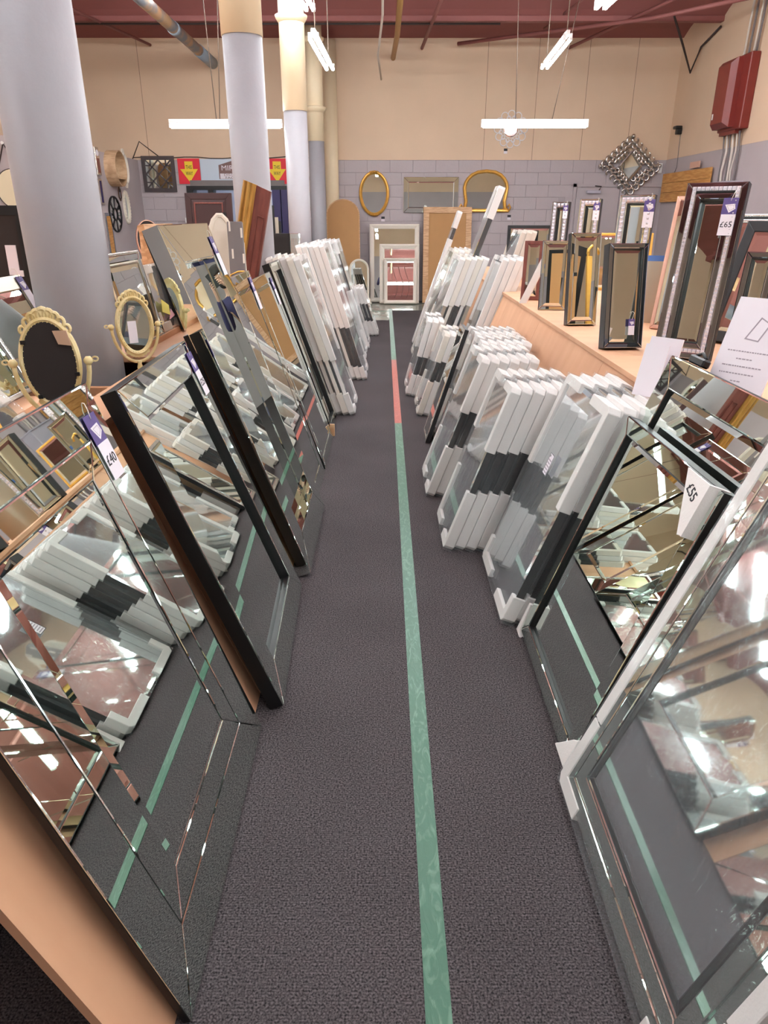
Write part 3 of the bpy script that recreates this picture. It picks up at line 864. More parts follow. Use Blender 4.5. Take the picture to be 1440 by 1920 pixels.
T = mirror('leaning_mirror', 'slim dark sided mirror sticking out between the right foam stacks', (.322, 5.60, 0), RR, 17.5, .32, .91, t=.035, fw=.03, side=DARKEDGE, strip=SILVER)
stack(6, 1, .375, 4.78, .36, .90, .042, 19, 'six foam packs', 'in the third right stack', 'foam packs in the third right stack', gap=(.4, .6), edges=(DARKEDGE,))
stack(6, 1, .40, 5.3, .4, .88, .042, 19, 'six foam packs', 'in the fourth right stack', 'foam packs in the fourth right stack', edges=(DARKEDGE, BLACK))
stack(3, 1, .297, 6.08, .55, .75, .04, 18, 'three small foam packs', 'in the low right stack', 'small foam packs on the right', gap=(.42, .66), foams=(FOAM2, FOAM), jy=.04)
stack(3, 1, .222, 6.82, .6, .76, .04, 15.5, 'three small foam packs', 'farther along the low stack', 'small foam packs farther right', gap=(.28, .52), jy=.05)
hw = text('handwritten_note', 'LUX 4', .03, INK, None, (0, 0, 0)); hw.matrix_world = frame((.31, 6.06, .14), (0, -1), 0) @ Matrix.Rotation(R(62), 4, 'Z'); tag(hw, 'handwritten note on the foam edge of the low right stack', 'handwriting')
stack(5, 1, .33, 7.55, .72, 1.33, .045, 20, 'five tall wrapped packs', 'in the high right stack', 'tall wrapped packs on the right', gap=(.42, .62), foams=(FOAM, FOAM2), jy=.03, edges=(CHAMP, FOAM2, BLACK, FOAM))
pack('very tall foam packed mirror rising above the right stack', 1, .50, 7.95, .30, 2.04, .06, 20, gap=(.60, .84), foam=FOAM)
stack(4, 1, .36, 8.6, .75, 1.36, .045, 20, 'four pinkish packs', 'behind the high right stack', 'tall wrapped packs farther right', gap=(.52, .68), foams=(FOAM2, FOAM), jy=.03, edges=(DARKEDGE, FOAM2))
pack('slim tall foam packed mirror rising before the tan backed board', 1, .40, 9.9, .2, 1.79, .05, 18.7, gap=(.80, .88), foam=FOAM)
stack(4, 1, .66, 6.9, .6, 1.36, .045, 20, 'four short banded packs', 'behind the low right stack', 'foam packs with short bands on the right', gap=(.47, .50), jy=.02, edges=(BLACK,))
stack(3, 1, 1.1, 8.3, .7, 1.55, .045, 16, 'three foam packs', 'standing behind the tall right stack', 'far right foam packs', foams=(FOAM2,), jy=.05)

# ---- left side
stack(5, -1, -.262, 6.12, .62, 1.40, .042, 18.6, 'five long foam packs', 'nearest on the left', 'near foam packs on the left', gap=(.14, .36), jy=.035, foams=(FOAM, FOAM2), dx=.058, edges=(FOAM, FOAM2, FOAM2, DARKEDGE, DARKEDGE))
pack('foam pack with a high dark band at the back of the near left stack', -1, -.545, 6.15, .6, 1.36, .04, 19, gap=(.55, .78), edge=DARKEDGE, foam=FOAM2)
stack(5, -1, -.19, 7.56, .72, 1.44, .042, 17.5, 'five low banded packs', 'in the middle left stack', 'middle foam packs on the left', gap=(.1, .4), jy=.05, edges=(BLACK, DARKEDGE, FOAM2, FOAM, FOAM2))
stack(4, -1, -.225, 8.75, .7, 1.43, .042, 17, 'four long black edged packs', 'on the left', 'black edged foam packs on the left', gap=(.18, .78), jy=.06)
stack(4, -1, -.2, 9.5, .7, 1.42, .042, 17, 'four high banded packs', 'toward the far left', 'far foam packs on the left', gap=(.55, .88), edges=(DARKEDGE, BLACK), jy=.04)
stack(5, -1, -.085, 10.63, .5, .725, .04, 18.5, 'five small packs', 'at the far left end', 'small foam packs at the far left end', gap=(.3, .66), jy=.03, edges=(DARKEDGE,))

# ================================================================== STANDING MIRRORS ON THE RIGHT PLINTH
SRT = (1.65 - ZR) / (1.65 - 1.06)
def rs(x, y, z=1.06): return (x * SRT, y * SRT, 1.65 + (z - 1.65) * SRT)
def face(th): return (math.sin(R(th)), -math.cos(R(th)))
def small(label, x, y, th, lean, w, h, z=1.06, **kw):
    return mirror(kw.pop('name', 'standing_mirror'), label, rs(x, y, z), face(th), lean, w * SRT, h * SRT, group=kw.pop('group', None), **kw)
def crystals(T, w, h, f0, f1, m=CRYSTAL, pitch=.03):
    """band of cut crystal studs round a frame"""
    b_ = MB()
    mid = (f0 + f1) / 2; r_ = (f1 - f0) / 2
    def stud(x, y): b_.add([(x - r_, y - r_, 0), (x + r_, y - r_, 0), (x + r_, y + r_, 0), (x - r_, y + r_, 0), (x, y, r_ * .8)], [(0, 1, 4), (1, 2, 4), (2, 3, 4), (3, 0, 4), (3, 2, 1, 0)])
    nx = int((w - 2 * mid) / (2 * r_)); ny = int((h - 2 * mid) / (2 * r_))
    for i in range(nx + 1):
        x = mid + (w - 2 * mid) * i / nx
        stud(x, mid); stud(x, h - mid)
    for j in range(1, ny):
        y = mid + (h - 2 * mid) * j / ny
        stud(mid, y); stud(w - mid, y)
    b_.build('crystal_band', m, T)
G = 'standing mirrors on the right plinth'
small('small clear edged mirror standing third from the near end of the plinth front', 1.048, 4.915, -8, 6, .18, .44, t=.04, fw=.028, group=G)
small('clear edged mirror with a black side and purple reflection at the plinth front', 1.059, 4.154, 2, 9, .172, .50, t=.07, fw=.028, recess=.0, group=G)
SMK = small('black sided mirror with smoky frame standing at the front of the plinth', 1.041, 3.353, 3, 10, .185, .47, t=.08, fw=.026, strip=SMOKE, recess=.015, inner=BLACK, group=G)
tag_on(SMK, .14, .15, 'small price tag at the foot of the smoky framed mirror', '', .5)
T = small('tall mirror with crystal studded frame and price tag on the right plinth', 1.218, 3.203, -38, 11, .245, .725, t=.055, fw=.075, strip=SMOKE, bands=[(.03, SMOKE), (.048, BLACK), (.075, SMOKE)], recess=.03, inner=BLACK, group=G)
crystals(T, .245 * SRT, .735 * SRT, .03, .048)
tag_on(T, .215, .74, 'price tag hanging on the crystal studded tall mirror', '£65', 1.0)
for nm_, x, y, w, hgt, lab, sm in (('h', 1.42, 6.5, .15, .70, 'crystal framed mirror with black side, far in the back row of the plinth', SMOKE),
                                ('i', 1.50, 5.9, .165, .71, 'pale crystal mirror with black side, middle of the back row', BEVEL),
                                ('j', 1.47, 4.8, .215, .71, 'pale crystal mirror with wide black side, near end of back row', BEVEL)):
    T = small(lab, x, y, -34, 3, w, hgt, t=.05, fw=.056, strip=sm, bands=[(.014, sm), (.044, BLACK), (.056, sm)], recess=.025, inner=BLACK, group=G)
    crystals(T, w * SRT, hgt * SRT, .014, .044)
    tag_on(T, w * SRT - .03, hgt * SRT - .03, 'price tag on the ' + {'h': 'far crystal mirror of the back row', 'i': 'middle pale crystal mirror of the back row', 'j': 'nearest pale crystal mirror of the back row'}[nm_], '', {'h': .7, 'i': .85, 'j': 1.1}[nm_])
small('slim smoked mirror with black side standing right of the crystal frame', 1.50, 3.12, -40, 10, .12, .45, t=.05, fw=.028, strip=SMOKE, recess=.015, inner=BLACK, group=G)
small('small mahogany framed mirror standing near the white packs', 1.04, 5.55, -20, 5, .14, .42, t=.03, fw=.03, strip=MAHOG, side=MAHOG, group=G)
small('black framed mirror at the far end of the right plinth', 1.30, 7.9, -5, 4, .46, .50, t=.03, fw=.035, strip=BLACK, side=BLACK, group=G)
small('rose gold framed mirror leaning behind the pale crystal mirrors', 1.50, 4.05, -40, 12, .2, .70, t=.03, fw=.025, strip=ROSE, side=ROSE, group=G)
small('black framed mirror leaning at the right edge of the picture', 1.62, 3.62, -55, 22, .22, .60, t=.04, fw=.06, strip=BLACK, side=BLACK, group=G)
small('silver striped black mirror leaning behind it at the right edge', 1.72, 3.95, -50, 18, .25, .62, t=.04, fw=.05, bands=[(.015, SILVER), (.03, BLACK), (.05, SILVER)], side=BLACK, group=G)
small('champagne framed mirror low at the right edge of the plinth', 1.62, 2.9, -55, 22, .2, .50, t=.03, fw=.035, strip=CHAMP, side=CHAMP, group=G)
small('pale gold framed mirror lying behind the middle crystal mirror', 1.75, 6.3, -10, 8, .5, .46, t=.03, fw=.025, strip=GOLD, side=GOLD, group=G)
o = thing('white_strip', 'white foam strip leaning in front of the mahogany mirror', 'foam strip', rs(1.0, 5.35), face(-25), 0)
o.matrix_world = o.matrix_world @ Matrix.Rotation(R(-24), 4, 'Z')
MB().prism(rect(0, 0, .055, .42), 0, .02).build('strip_body', FOAM, o, .003)
o = thing('taped_box', 'clear wrapped frame with a blue tape strip behind the crystal mirrors', 'wrapped frame', rs(1.42, 4.35), face(-20), 5)
MB().prism(rect(0, 0, .26, .42), -.03, 0).build('frame_block', CHAMP, o); MB().prism(rect(0, .39, .26, .425), -.031, .002).build('blue_tape', GREENCAB, o)
gk = thing('gold_crest', 'small gilt crest peeping above the crystal studded mirror', 'ornament', rs(1.42, 3.5, 1.66), face(-10), 0)
MB().tube([(0, -.06, 0), (0, .02, 0), (.03, .05, 0), (.07, .03, 0), (.09, -.01, 0)], .012, 7).build('scroll', GOLD, gk); MB().lathe([(.0, -.02), (.016, .0), (.0, .03)], 10).build('finial', GOLD, gk)
MB().box((-.02, -.675, -.02), (.02, -.03, 0)).build('crest_post', GOLD, gk)

# ================================================================== LEFT PLINTH CLUSTER
def oval_stand(label, loc, h, s=1.0, back=False, tilt=0, yaw2=0):
    """ivory oval swing mirror on a turned foot"""
    T = thing('oval_table_mirror', label, 'table mirror', loc, h, 0, 'ivory oval table mirrors')
    a, b_, cy = .062 * s, .105 * s, .21 * s
    head = MB().ring(ellipse(0, cy, a + .016 * s, b_ + .016 * s, 44), [(0, -.006 * s), (.0, .008 * s), (.006 * s, .014 * s), (.012 * s, .011 * s), (.018 * s, .004 * s), (.018 * s, -.006 * s)])
    fo = head.build('oval_frame', IVORY, T)
    beads = MB()
    for k_ in range(40):
        t_ = 2 * math.pi * k_ / 40
        x, y = (a + .004 * s) * math.cos(t_), cy + (b_ + .004 * s) * math.sin(t_)
        beads.lathe([(.0005, .006 * s), (.0035 * s, .010 * s), (.0005, .014 * s)], 5, x, y)
    beads.build('beading', IVORY, fo)
    cr = MB()
    for k_ in range(-4, 5):
        x = k_ * .014 * s; y = cy + (b_ + .016 * s) * math.sqrt(max(0, 1 - (x / (a + .016 * s)) ** 2)) + .004 * s
        rr = .015 * s * (1.25 - abs(k_) * .13)
        cr.ring(ellipse(x, y, rr, rr * 1.25, 12), [(0, -.005 * s), (0, .005 * s), (rr * .35, .008 * s), (rr * .62, .005 * s), (rr * .62, -.005 * s)])
    cr.build('carved_crest', IVORY, fo); cr = MB()
    for k_ in range(-3, 4):
        x = k_ * .013 * s; y = cy - (b_ + .016 * s) * math.sqrt(max(0, 1 - (x / (a + .016 * s)) ** 2)) - .001 * s
        rr = .010 * s
        cr.add([(x + rr * math.cos(q), y + rr * math.sin(q), z_) for z_ in (-.005 * s, .006 * s) for q in [2 * math.pi * i / 8 for i in range(8)]],
               [tuple(reversed(range(8))), tuple(range(8, 16))] + [(i, (i + 1) % 8, 8 + (i + 1) % 8, 8 + i) for i in range(8)])
    cr.build('carved_apron', IVORY, fo)
    if back:
        MB().prism(ellipse(0, cy, a + .004 * s, b_ + .004 * s, 40), .002 * s, .012 * s).build('back_card', DARKCARD, T)
        for t_ in (2.6, .3 - .6, 4.1):
            x, y = (a + .006 * s) * math.cos(t_), cy + (b_ + .006 * s) * math.sin(t_)
            MB().box((x - .006 * s, y - .005 * s, .01 * s), (x + .006 * s, y + .005 * s, .017 * s)).build('fixing_clip', BLACK, T)
        MB().prism([(.03 * s, cy + .05 * s), (.062 * s, cy + .045 * s), (.055 * s, cy + .085 * s), (.02 * s, cy + .085 * s)], .012 * s, .019 * s).build('corner_card', CARD, T)
    else:
        MB().prism(ellipse(0, cy, a, b_, 40), -.002 * s, .004 * s).build('mirror_pane', MIRROR, T)
        MB().prism(rect(-.03 * s, cy - .07 * s, .005 * s, cy + .02 * s), .006 * s, .007 * s).build('paper_tag', WHITE, T)
    # yoke
    yk = [(math.cos(t_) * (a + .034 * s), cy - .0 * s + math.sin(t_) * (b_ + .045 * s), 0) for t_ in [math.pi + math.pi * i / 16 for i in range(17)]]
    MB().tube(yk, .0065 * s, 8).build('yoke', IVORY, T)
    for sx in (-1, 1):
        x = sx * (a + .034 * s)
        kn = MB().lathe([(.004 * s, -.012 * s), (.012 * s, -.006 * s), (.012 * s, .006 * s), (.004 * s, .012 * s)], 10).mesh('pivot_knob')
        kn.transform(Matrix.Translation((x, cy, 0)) @ Matrix.Rotation(math.pi / 2, 4, 'Y'))
        link('pivot_knob', kn, IVORY, T)
        MB().ring(ellipse(x + sx * .018 * s, cy + .004 * s, .010 * s, .008 * s, 12), [(0, -.002 * s), (.004 * s, -.002 * s), (.004 * s, .002 * s), (0, .002 * s)]).build('pivot_scroll', IVORY, T)
    ft = MB().lathe([(.045 * s, 0), (.043 * s, .008 * s), (.02 * s, .016 * s), (.009 * s, .025 * s), (.012 * s, .035 * s), (.008 * s, .05 * s), (.011 * s, .064 * s)], 20).mesh('turned_foot')
    ft.transform(Matrix.Rotation(-math.pi / 2, 4, 'X'))
    link('turned_foot', ft, IVORY, T)
    return T
oval_stand('ivory oval swing mirror seen from its dark back, before the thick column', (-.93, 1.96, ZT + .0), (.25, -1), 1.02, True)
oval_stand('ivory oval swing mirror with a beaded rim beside the thick column', (-.975, 2.80, ZT), (.55, -.85), .93, False)

G2 = 'frames leaning on the left plinth'
mirror('standing_mirror', 'silver beaded frame leaning right of the thick column', (-1.13, 3.17, ZT + .02), L, 12, .52, .42, t=.03, fw=.06, strip=CHAMP, bands=[(.012, SILVER), (.045, MIRROR), (.06, CHAMP)], side=CHAMP, group=G2)
T = pack('clear wrapped frame with yellow sticker behind the second oval mirror', -1, -1.145, 3.72, .42, .34, .03, 14, gap=(.3, .7), edge=CHAMP, foam=FOAM2, z=ZT + .02, group=G2)
MB().prism([(.05, .10), (.16, .07), (.19, .12), (.1, .16)], .011, .012).build('yellow_sticker', YSTICK, T); MB().prism([(.12, .05), (.24, .06), (.2, .1)], .011, .012).build('pink_sticker', PSTICK, T)
b_ = thing('timber_mirror', 'bare wooden frame with silver moulding leaning beyond the grey mirror', 'frame', (-1.40, 4.75, ZT), (.9, -.3), 14, G2)
ring_box(.32, .56, 0, .06, -.05, 0).build('wood_frame', WOOD, b_); strips(.32, .56, .045, .075, -.01, .012, SILVER, b_, 'silver_moulding')
MB().box((.05, .05, -.02), (.27, .51, -.012)).build('mirror_pane', MIRROR, b_)
o = MB().prism(rect(0, 0, .08, .5), 0, .06).build('timber_post', WOOD, None, .003); o.matrix_world = frame((-1.75, 5.4, ZT), (0, -1), 4); tag(o, 'square wooden batten standing beyond the bare timber frame', 'batten')
# cream arched dressing mirror + grey panel
pts = [(0, 0), (.30, 0), (.30, .42), (.285, .45), (.26, .47), (.235, .50), (.205, .57), (.175, .60), (.145, .60), (.115, .57), (.085, .50), (.06, .47), (.03, .45), (.0, .42)]
T = thing('dressing_mirror', 'cream shaped-top dressing mirror standing beyond the tall left mirror', 'mirror', (-1.24, 5.0, ZT), (.35, -1), 6, G2)
MB().prism(pts, -.03, 0, .006).build('shaped_board', CREAM, T)
MB().ring(inset(pts, .0), [(0, -.03), (-.012, -.02), (-.012, .004), (0, .008), (.014, .006), (.014, 0)]).build('rim', CREAM, T)
MB().prism([(.06, .42), (.09, .42), (.085, .50), (.07, .47)], .0, .006).build('bare_patch', WOOD, T)
tag_on(T, .06, .42, 'price tag tied to the cream shaped-top mirror', '', 1.0)
T = thing('grey_side_panel', 'chipped grey painted panel leaning beside the cream shaped mirror', 'panel', (-1.03, 4.92, ZT), (.1, -1), 6, G2)
MB().prism(rect(0, 0, .10, .56), -.06, 0).build('panel_board', GREYP, T, .003)
for (x, y) in ((.01, .5), (.085, .46), (.02, .33), (.09, .3)):
    MB().prism(rect(x, y, x + .012, y + .06), 0, .0012).build('chipped_paint', OFFWHITE, T)
gs = thing('gilt_swan_arm', 'curved gilt mirror arm standing at the foot of the cream mirror', 'ornament', (-.99, 4.75, 1.3), (.1, -1), 0)
MB().tube([(0, -.24, 0), (.0, .0, 0), (.05, .02, 0), (.09, .02, 0)], .006, 7).build('arm', GOLD, gs)
# gold and mahogany frame leaning on column 2
T = thing('gilt_mirror', 'gilt moulded frame with mahogany back leaning against the second column', 'frame', (-1.235, 5.72, ZT), (0, -1), 0)
T.matrix_world = T.matrix_world @ Matrix.Rotation(R(-13), 4, 'Z')
prof = [(0, 0), (.014, .03), (.03, .022), (.05, .045), (.07, .036), (.095, .05), (.105, .03)]
vs = []; fs = []
n_ = len(prof)
for y in (0, .86):
    for x, z in prof: vs.append((x, y - x * .12, z))
for y in (0, .86):
    for x, z in prof: vs.append((x, y - x * .12, -.03))
for i in range(n_ - 1):
    fs += [(i, i + 1, n_ + i + 1, n_ + i), (2 * n_ + i, 3 * n_ + i, 3 * n_ + i + 1, 2 * n_ + i + 1), (n_ + i, n_ + i + 1, 3 * n_ + i + 1, 3 * n_ + i), (i, 2 * n_ + i, 2 * n_ + i + 1, i + 1)]
fs += [(0, n_, 3 * n_, 2 * n_), (n_ - 1, 3 * n_ - 1, 4 * n_ - 1, 2 * n_ - 1)]
MB().add(vs, fs, False).build('gilt_moulding', GILT, T)
MB().prism([(.105, -.02), (.215, -.03), (.215, .825), (.105, .845)], -.03, .02).build('mahogany_back', MAHOG, T)
MB().ring([(.14, .08), (.195, .075), (.195, .64), (.14, .645)], [(0, .02), (0, .03), (.006, .03), (.008, .02)]).build('panel_moulding', MAHOG, T)
# dark brown frame back
T = mirror('frame_back', 'dark brown panelled frame back standing below the left arrow sign', (-1.97, 7.5, ZT), (0, -1), 5, .46, .80, t=.04, fw=.06, strip=DARKWOOD, side=DARKWOOD, glass=DARKWOOD, cat='frame')
strips(.46, .80, .085, .1, .0, .006, MAHOG, T, 'panel_moulding')
T2 = T
MB().prism(rect(.33, .35, .4, .62), .001, .012).build('hanger_plate', BLACK, T2)
# black box frame
T = thing('box_frame', 'black box frame with mirrored side standing before the third column', 'mirror', (-1.18, 8.0, ZT), (0, -1), 2)
MB().box((0, 0, -.1), (.17, .42, 0)).build('black_side', BLACK, T, .003); MB().prism(rect(.17, 0, .27, .42), -.1, -.01, .004).build('mirrored_front', BEVEL, T)
for q in range(4): MB().box((.19 + q * .018, .2, -.01), (.196 + q * .018, .37, -.004)).build('glass_rod', SILVER, T)
T = thing('panel_edge', 'tall thin black mirror edge standing behind the black box frame', 'mirror', (-1.24, 8.4, ZT), (.2, -1), 3)
MB().box((0, 0, -.5), (.03, .70, 0)).build('black_frame', BLACK, T, .002); MB().box((.032, 0, -.5), (.07, .58, -.02)).build('pale_frame', CHAMP, T); MB().box((.075, 0, -.5), (.1, .54, -.04)).build('inner_black_frame', BLACK, T)
# large dark panel
T = thing('dark_frame_back', 'large black frame back with white label left of the thick column', 'frame', (-3.2, 5.0, ZT), (0, -1), 3)
MB().prism(rect(0, 0, .815, .655), -.03, 0).build('panel', DARKCARD, T, .004); ring_box(.815, .655, 0, .06, 0, .006).build('rim', BLACK, T)
lp = MB().prism(rect(.655, .22, .725, .41), .0, .008).build('paper_label', WHITE, T); MB().prism(rect(.725, .21, .75, .25), .0, .0085).build('label_tab', WHITE, T)
# hung round mirror with strap, on the return panel
T = moulded('strap_mirror', 'round mirror hung by a leather strap at the far left', (-4.93, 10.29, 1.98), (0, -1), 0, ellipse(0, 0, .25, .25, 40), [(0, 0), (0, .02), (.008, .02), (.008, 0)], IRON)
MB().tube([(-.23, .1, .01), (-.05, .54, .01), (.18, .17, .01)], .012, 6).build('strap', IRON, T); MB().lathe([(.012, 0), (.02, .03)], 10, -.05, .55).build('peg', METALW, T)
# foreground left jumble
T = mirror('standing_mirror', 'brown silver frame with tags standing left of the thick column', (-1.36, 2.55, ZT + .02), L, 24, .5, .36, t=.05, fw=.06, strip=CHAMP, side=mat('taupe_frame', (150, 122, 100), .5), group=G2)
tag_on(T, .46, .35, 'upper price tag on the brown silver frame at the left edge', '', .8)
tag_on(T, .46, .18, 'lower price tag on the brown silver frame at the left edge', '', .8)
mirror('standing_mirror', 'pale plain mirror leaning at the left edge below the tagged frame', (-1.24, 2.05, ZT + .01), L, 26, .42, .33, t=.02, fw=.02, strip=SILVER, group=G2)
T = moulded('lace_mirror', 'pierced cream lace-edge mirror lying at the left edge', (-1.03, 1.60, ZT + .12), (.9, -.3), 35, ellipse(0, 0, .075, .10, 40), [(0, 0), (0, .006), (.02, .01), (.045, .01), (.045, 0)], OFFWHITE)
lc = MB()
for k_ in range(26):
    t_ = 2 * math.pi * k_ / 26
    lc.lathe([(.006, .0), (.0095, .006), (.004, .009)], 7, .076 * math.cos(t_), .10 * math.sin(t_))
lc.build('lace_edge', OFFWHITE, T)
mirror('standing_mirror', 'narrow gilt and black frame at the left edge', (-.93, 1.25, ZT), (.95, -.2), 24, .36, .22, t=.02, fw=.03, bands=[(.012, GOLD), (.03, BLACK)], side=GOLD, group=G2)
T = pack('clear wrapped small mirror lying behind the nearest left mirror', -1, -.95, 1.55, .34, .2, .02, 40, gap=(.4, .6), edge=CHAMP, foam=FOAM2, z=ZT + .01, group=G2)
o = thing('wooden_easel', 'bare wooden easel foot at the left edge', 'easel', (-.88, 1.16, ZT), (.6, -.8), 8)
MB().prism([(-.05, 0), (0, 0), (.0, .20), (-.02, .23), (-.05, .22)], -.02, 0).build('foot_board', WOOD, o, .003)

# ================================================================== LEFT PARTITION
def onleft(y, z): return (PX + .001, y, z)
T = thing('shelf_mirror', 'round oak shelf mirror on the left partition', 'mirror', onleft(13.70, 2.42), L, 0)
MB().ring(ellipse(0, 0, .29, .29, 48), [(0, 0), (0, .2), (.018, .2), (.018, 0)]).build('oak_rim', OAK, T)
MB().prism(ellipse(0, 0, .275, .275, 40), 0, .01).build('mirror_pane', MIRROR, T); MB().box((-.22, -.17, .005), (.22, -.155, .19)).build('shelf', OAK, T)
T = moulded('ornate_oval_mirror', 'white ornate oval mirror beside the oak shelf mirror', onleft(14.42, 2.46), L, 0, ellipse(0, 0, .17, .27, 40), [(0, 0), (0, .03), (.03, .05), (.06, .03), (.06, 0)], OFFWHITE)
for sy in (-1, 1):
    MB().prism([(-.06, sy * .26), (.06, sy * .26), (.02, sy * .33), (-.02, sy * .33)][::sy], 0, .03).build('crest', OFFWHITE, T)
T = moulded('carved_oval_mirror', 'cream carved oval mirror low in the partition corner', onleft(14.27, 1.80), L, 0, ellipse(0, 0, .16, .29, 40), [(0, 0), (0, .02), (.035, .04), (.075, .02), (.075, 0)], CREAM)
cv = MB()
for k_ in range(28):
    t_ = 2 * math.pi * k_ / 28; cv.lathe([(.014, .0), (.02, .03), (.004, .045)], 6, .135 * math.cos(t_), .265 * math.sin(t_))
cv.build('carving', CREAM, T)
T = thing('fan_mirror', 'round black mirror of fan shaped blades on the left partition', 'mirror', onleft(13.62, 1.68), L, 0)
MB().ring(ellipse(0, 0, .30, .30, 48), [(0, 0), (0, .03), (.016, .03), (.016, 0)]).build('outer_rim', BLACK, T); MB().ring(ellipse(0, 0, .11, .11, 32), [(0, 0), (0, .03), (.014, .03), (.014, 0)]).build('inner_rim', BLACK, T)
for k_ in range(14):
    t_ = 2 * math.pi * k_ / 14
    q = [(.10, -.004), (.285, -.035), (.285, .035), (.10, .018)]
    q = [(x * math.cos(t_) - y * math.sin(t_), x * math.sin(t_) + y * math.cos(t_)) for x, y in q]
    MB().prism(q, .002, .012, .004).build('blade', BLACK if k_ % 2 else MIRROR, T)
T = moulded('hexagon_mirror', 'small bronze hexagonal mirror above the fan mirror', onleft(14.0, 2.02), L, 0, ellipse(0, 0, .07, .12, 6, math.pi / 2), [(0, 0), (0, .02), (.012, .02), (.012, 0)], mat('bronze', (110, 82, 62), .4, .6), SMOKE)
T = thing('clock_frame', 'narrow silver frame with a round dial left of the oak mirror', 'mirror', onleft(12.98, 2.28), L, 0)
MB().prism(rect(0, 0, .18, .43), 0, .04, .01).build('case', SILVER, T); MB().prism(ellipse(.09, .34, .05, .05, 20), .04, .046).build('dial', WHITE, T); MB().prism(rect(.05, .04, .14, .26), .04, .045).build('dark_panel', MAHOG, T)
T = mirror('wall_mirror', 'narrow silver mirror with navy pane below the dial frame', onleft(13.02, 1.83), L, 0, .16, .4, t=.02, fw=.03, strip=CHAMP, glass=NAVY, side=SILVER); T.location.x += .02
T = mirror('wall_mirror', 'narrow mirror with orange wood board on the left partition', onleft(13.1, .95), L, 0, .3, .75, t=.02, fw=.05, strip=SMOKE, glass=PINEB, side=SILVER); T.location.x += .02
T = moulded('oval_frame_back', 'dark oval mirror back with copper rim below the fan mirror', (-3.32, 10.6, ZT + .26), (.7, -.7), 8, ellipse(0, 0, .2, .28, 36), [(0, 0), (0, .03), (.012, .03), (.012, 0)], ROSE, DARKCARD)
st = thing('stock_table', 'low plywood table at the far left under the oval mirror back', 'table', (-3.4, 11.4, 0)); MB().box((-.9, -1.2, ZT - .06), (.9, .25, ZT - .03)).build('table_top', PLY, st)
for sx in (-.85, .8):
    for sy in (-1.15, .2): MB().box((sx, sy, 0), (sx + .05, sy + .05, ZT - .06)).build('leg', PLYEDGE, st)

# ================================================================== BACK WALL
def back(x, z): return (x, YB - .014, z)
B = (0, -1)
def arrow_sign(x, label):
    T = thing('arrow_sign', label, 'sign', back(x, 2.235), B, 0, 'this way signs')
    MB().prism(rect(0, 0, .43, .45), 0, .006).build('red_board', REDCARD, T)
    a_ = MB().prism([(.135, .40), (.135, .265), (.04, .265), (.215, .03), (.39, .265), (.295, .265), (.295, .40)][::-1], .006, .008).build('yellow_arrow', YELLOW, T)
    text('arrow_lettering', 'THIS', .095, INK, a_, (.215, .295, .009), 0, .62); text('arrow_lettering', 'WAY', .095, INK, a_, (.215, .185, .009), 0, .62)
arrow_sign(-4.05, 'red THIS WAY sign with yellow arrow, left of the pale blue board')
arrow_sign(-2.32, 'red THIS WAY sign with yellow arrow, between the second and third columns')
T = thing('shop_board', 'pale blue board with brown house logo above the doorway', 'sign', back(-3.61, 2.29), B, 0)
MB().prism(rect(0, 0, 1.28, .39), -.004, .002).build('board', PALEBLUE, T)
lg = MB().prism([(.36, .03), (1.0, .03), (1.0, .29), (.68, .37), (.36, .28)], .002, .005).build('house_logo', LOGOBR, T)
MB().prism(rect(.38, .035, .98, .13), .005, .006).build('white_band', WHITE, lg)
text('logo_lettering', 'MIRROR', .13, WHITE, lg, (.68, .225, .0065), 0, 1.15, .0015)
text('logo_lettering', 'DISCOUNT', .06, LOGOBR, lg, (.68, .105, .0065), 0, 1.5, .001)
text('logo_lettering', 'FACTORY', .05, INK, lg, (.68, .055, .0065), 0, 1.8, .001)
# dark lattice mirror
T = thing('lattice_mirror', 'dark square lattice mirror hung left of the first arrow sign', 'mirror', back(-4.75, 2.09), B, 0)
MB().prism(rect(.02, .02, .62, .62), 0, .01).build('mirror_pane', MIRROR, T)
LAT = mat('dark_taupe_wood', (70, 60, 60), .5)
ring_box(.64, .64, 0, .07, .0, .03).build('outer_frame', LAT, T)
def bar(p, q, w=.022):
    p = Vector(p); q = Vector(q); d = (q - p).normalized(); n_ = Vector((-d.y, d.x)) * w / 2
    MB().prism([tuple(p - n_), tuple(q - n_), tuple(q + n_), tuple(p + n_)], .01, .026).build('lattice_bar', LAT, T)
for p, q in (((.07, .07), (.57, .57)), ((.07, .57), (.57, .07)), ((.32, .07), (.07, .32)), ((.07, .32), (.32, .57)), ((.32, .57), (.57, .32)), ((.57, .32), (.32, .07)),
             ((.07, .17), (.17, .17)), ((.17, .07), (.17, .17)), ((.47, .07), (.47, .17)), ((.47, .17), (.57, .17)), ((.07, .47), (.17, .47)), ((.17, .47), (.17, .57)), ((.47, .47), (.57, .47)), ((.47, .47), (.47, .57))):
    bar(p, q)
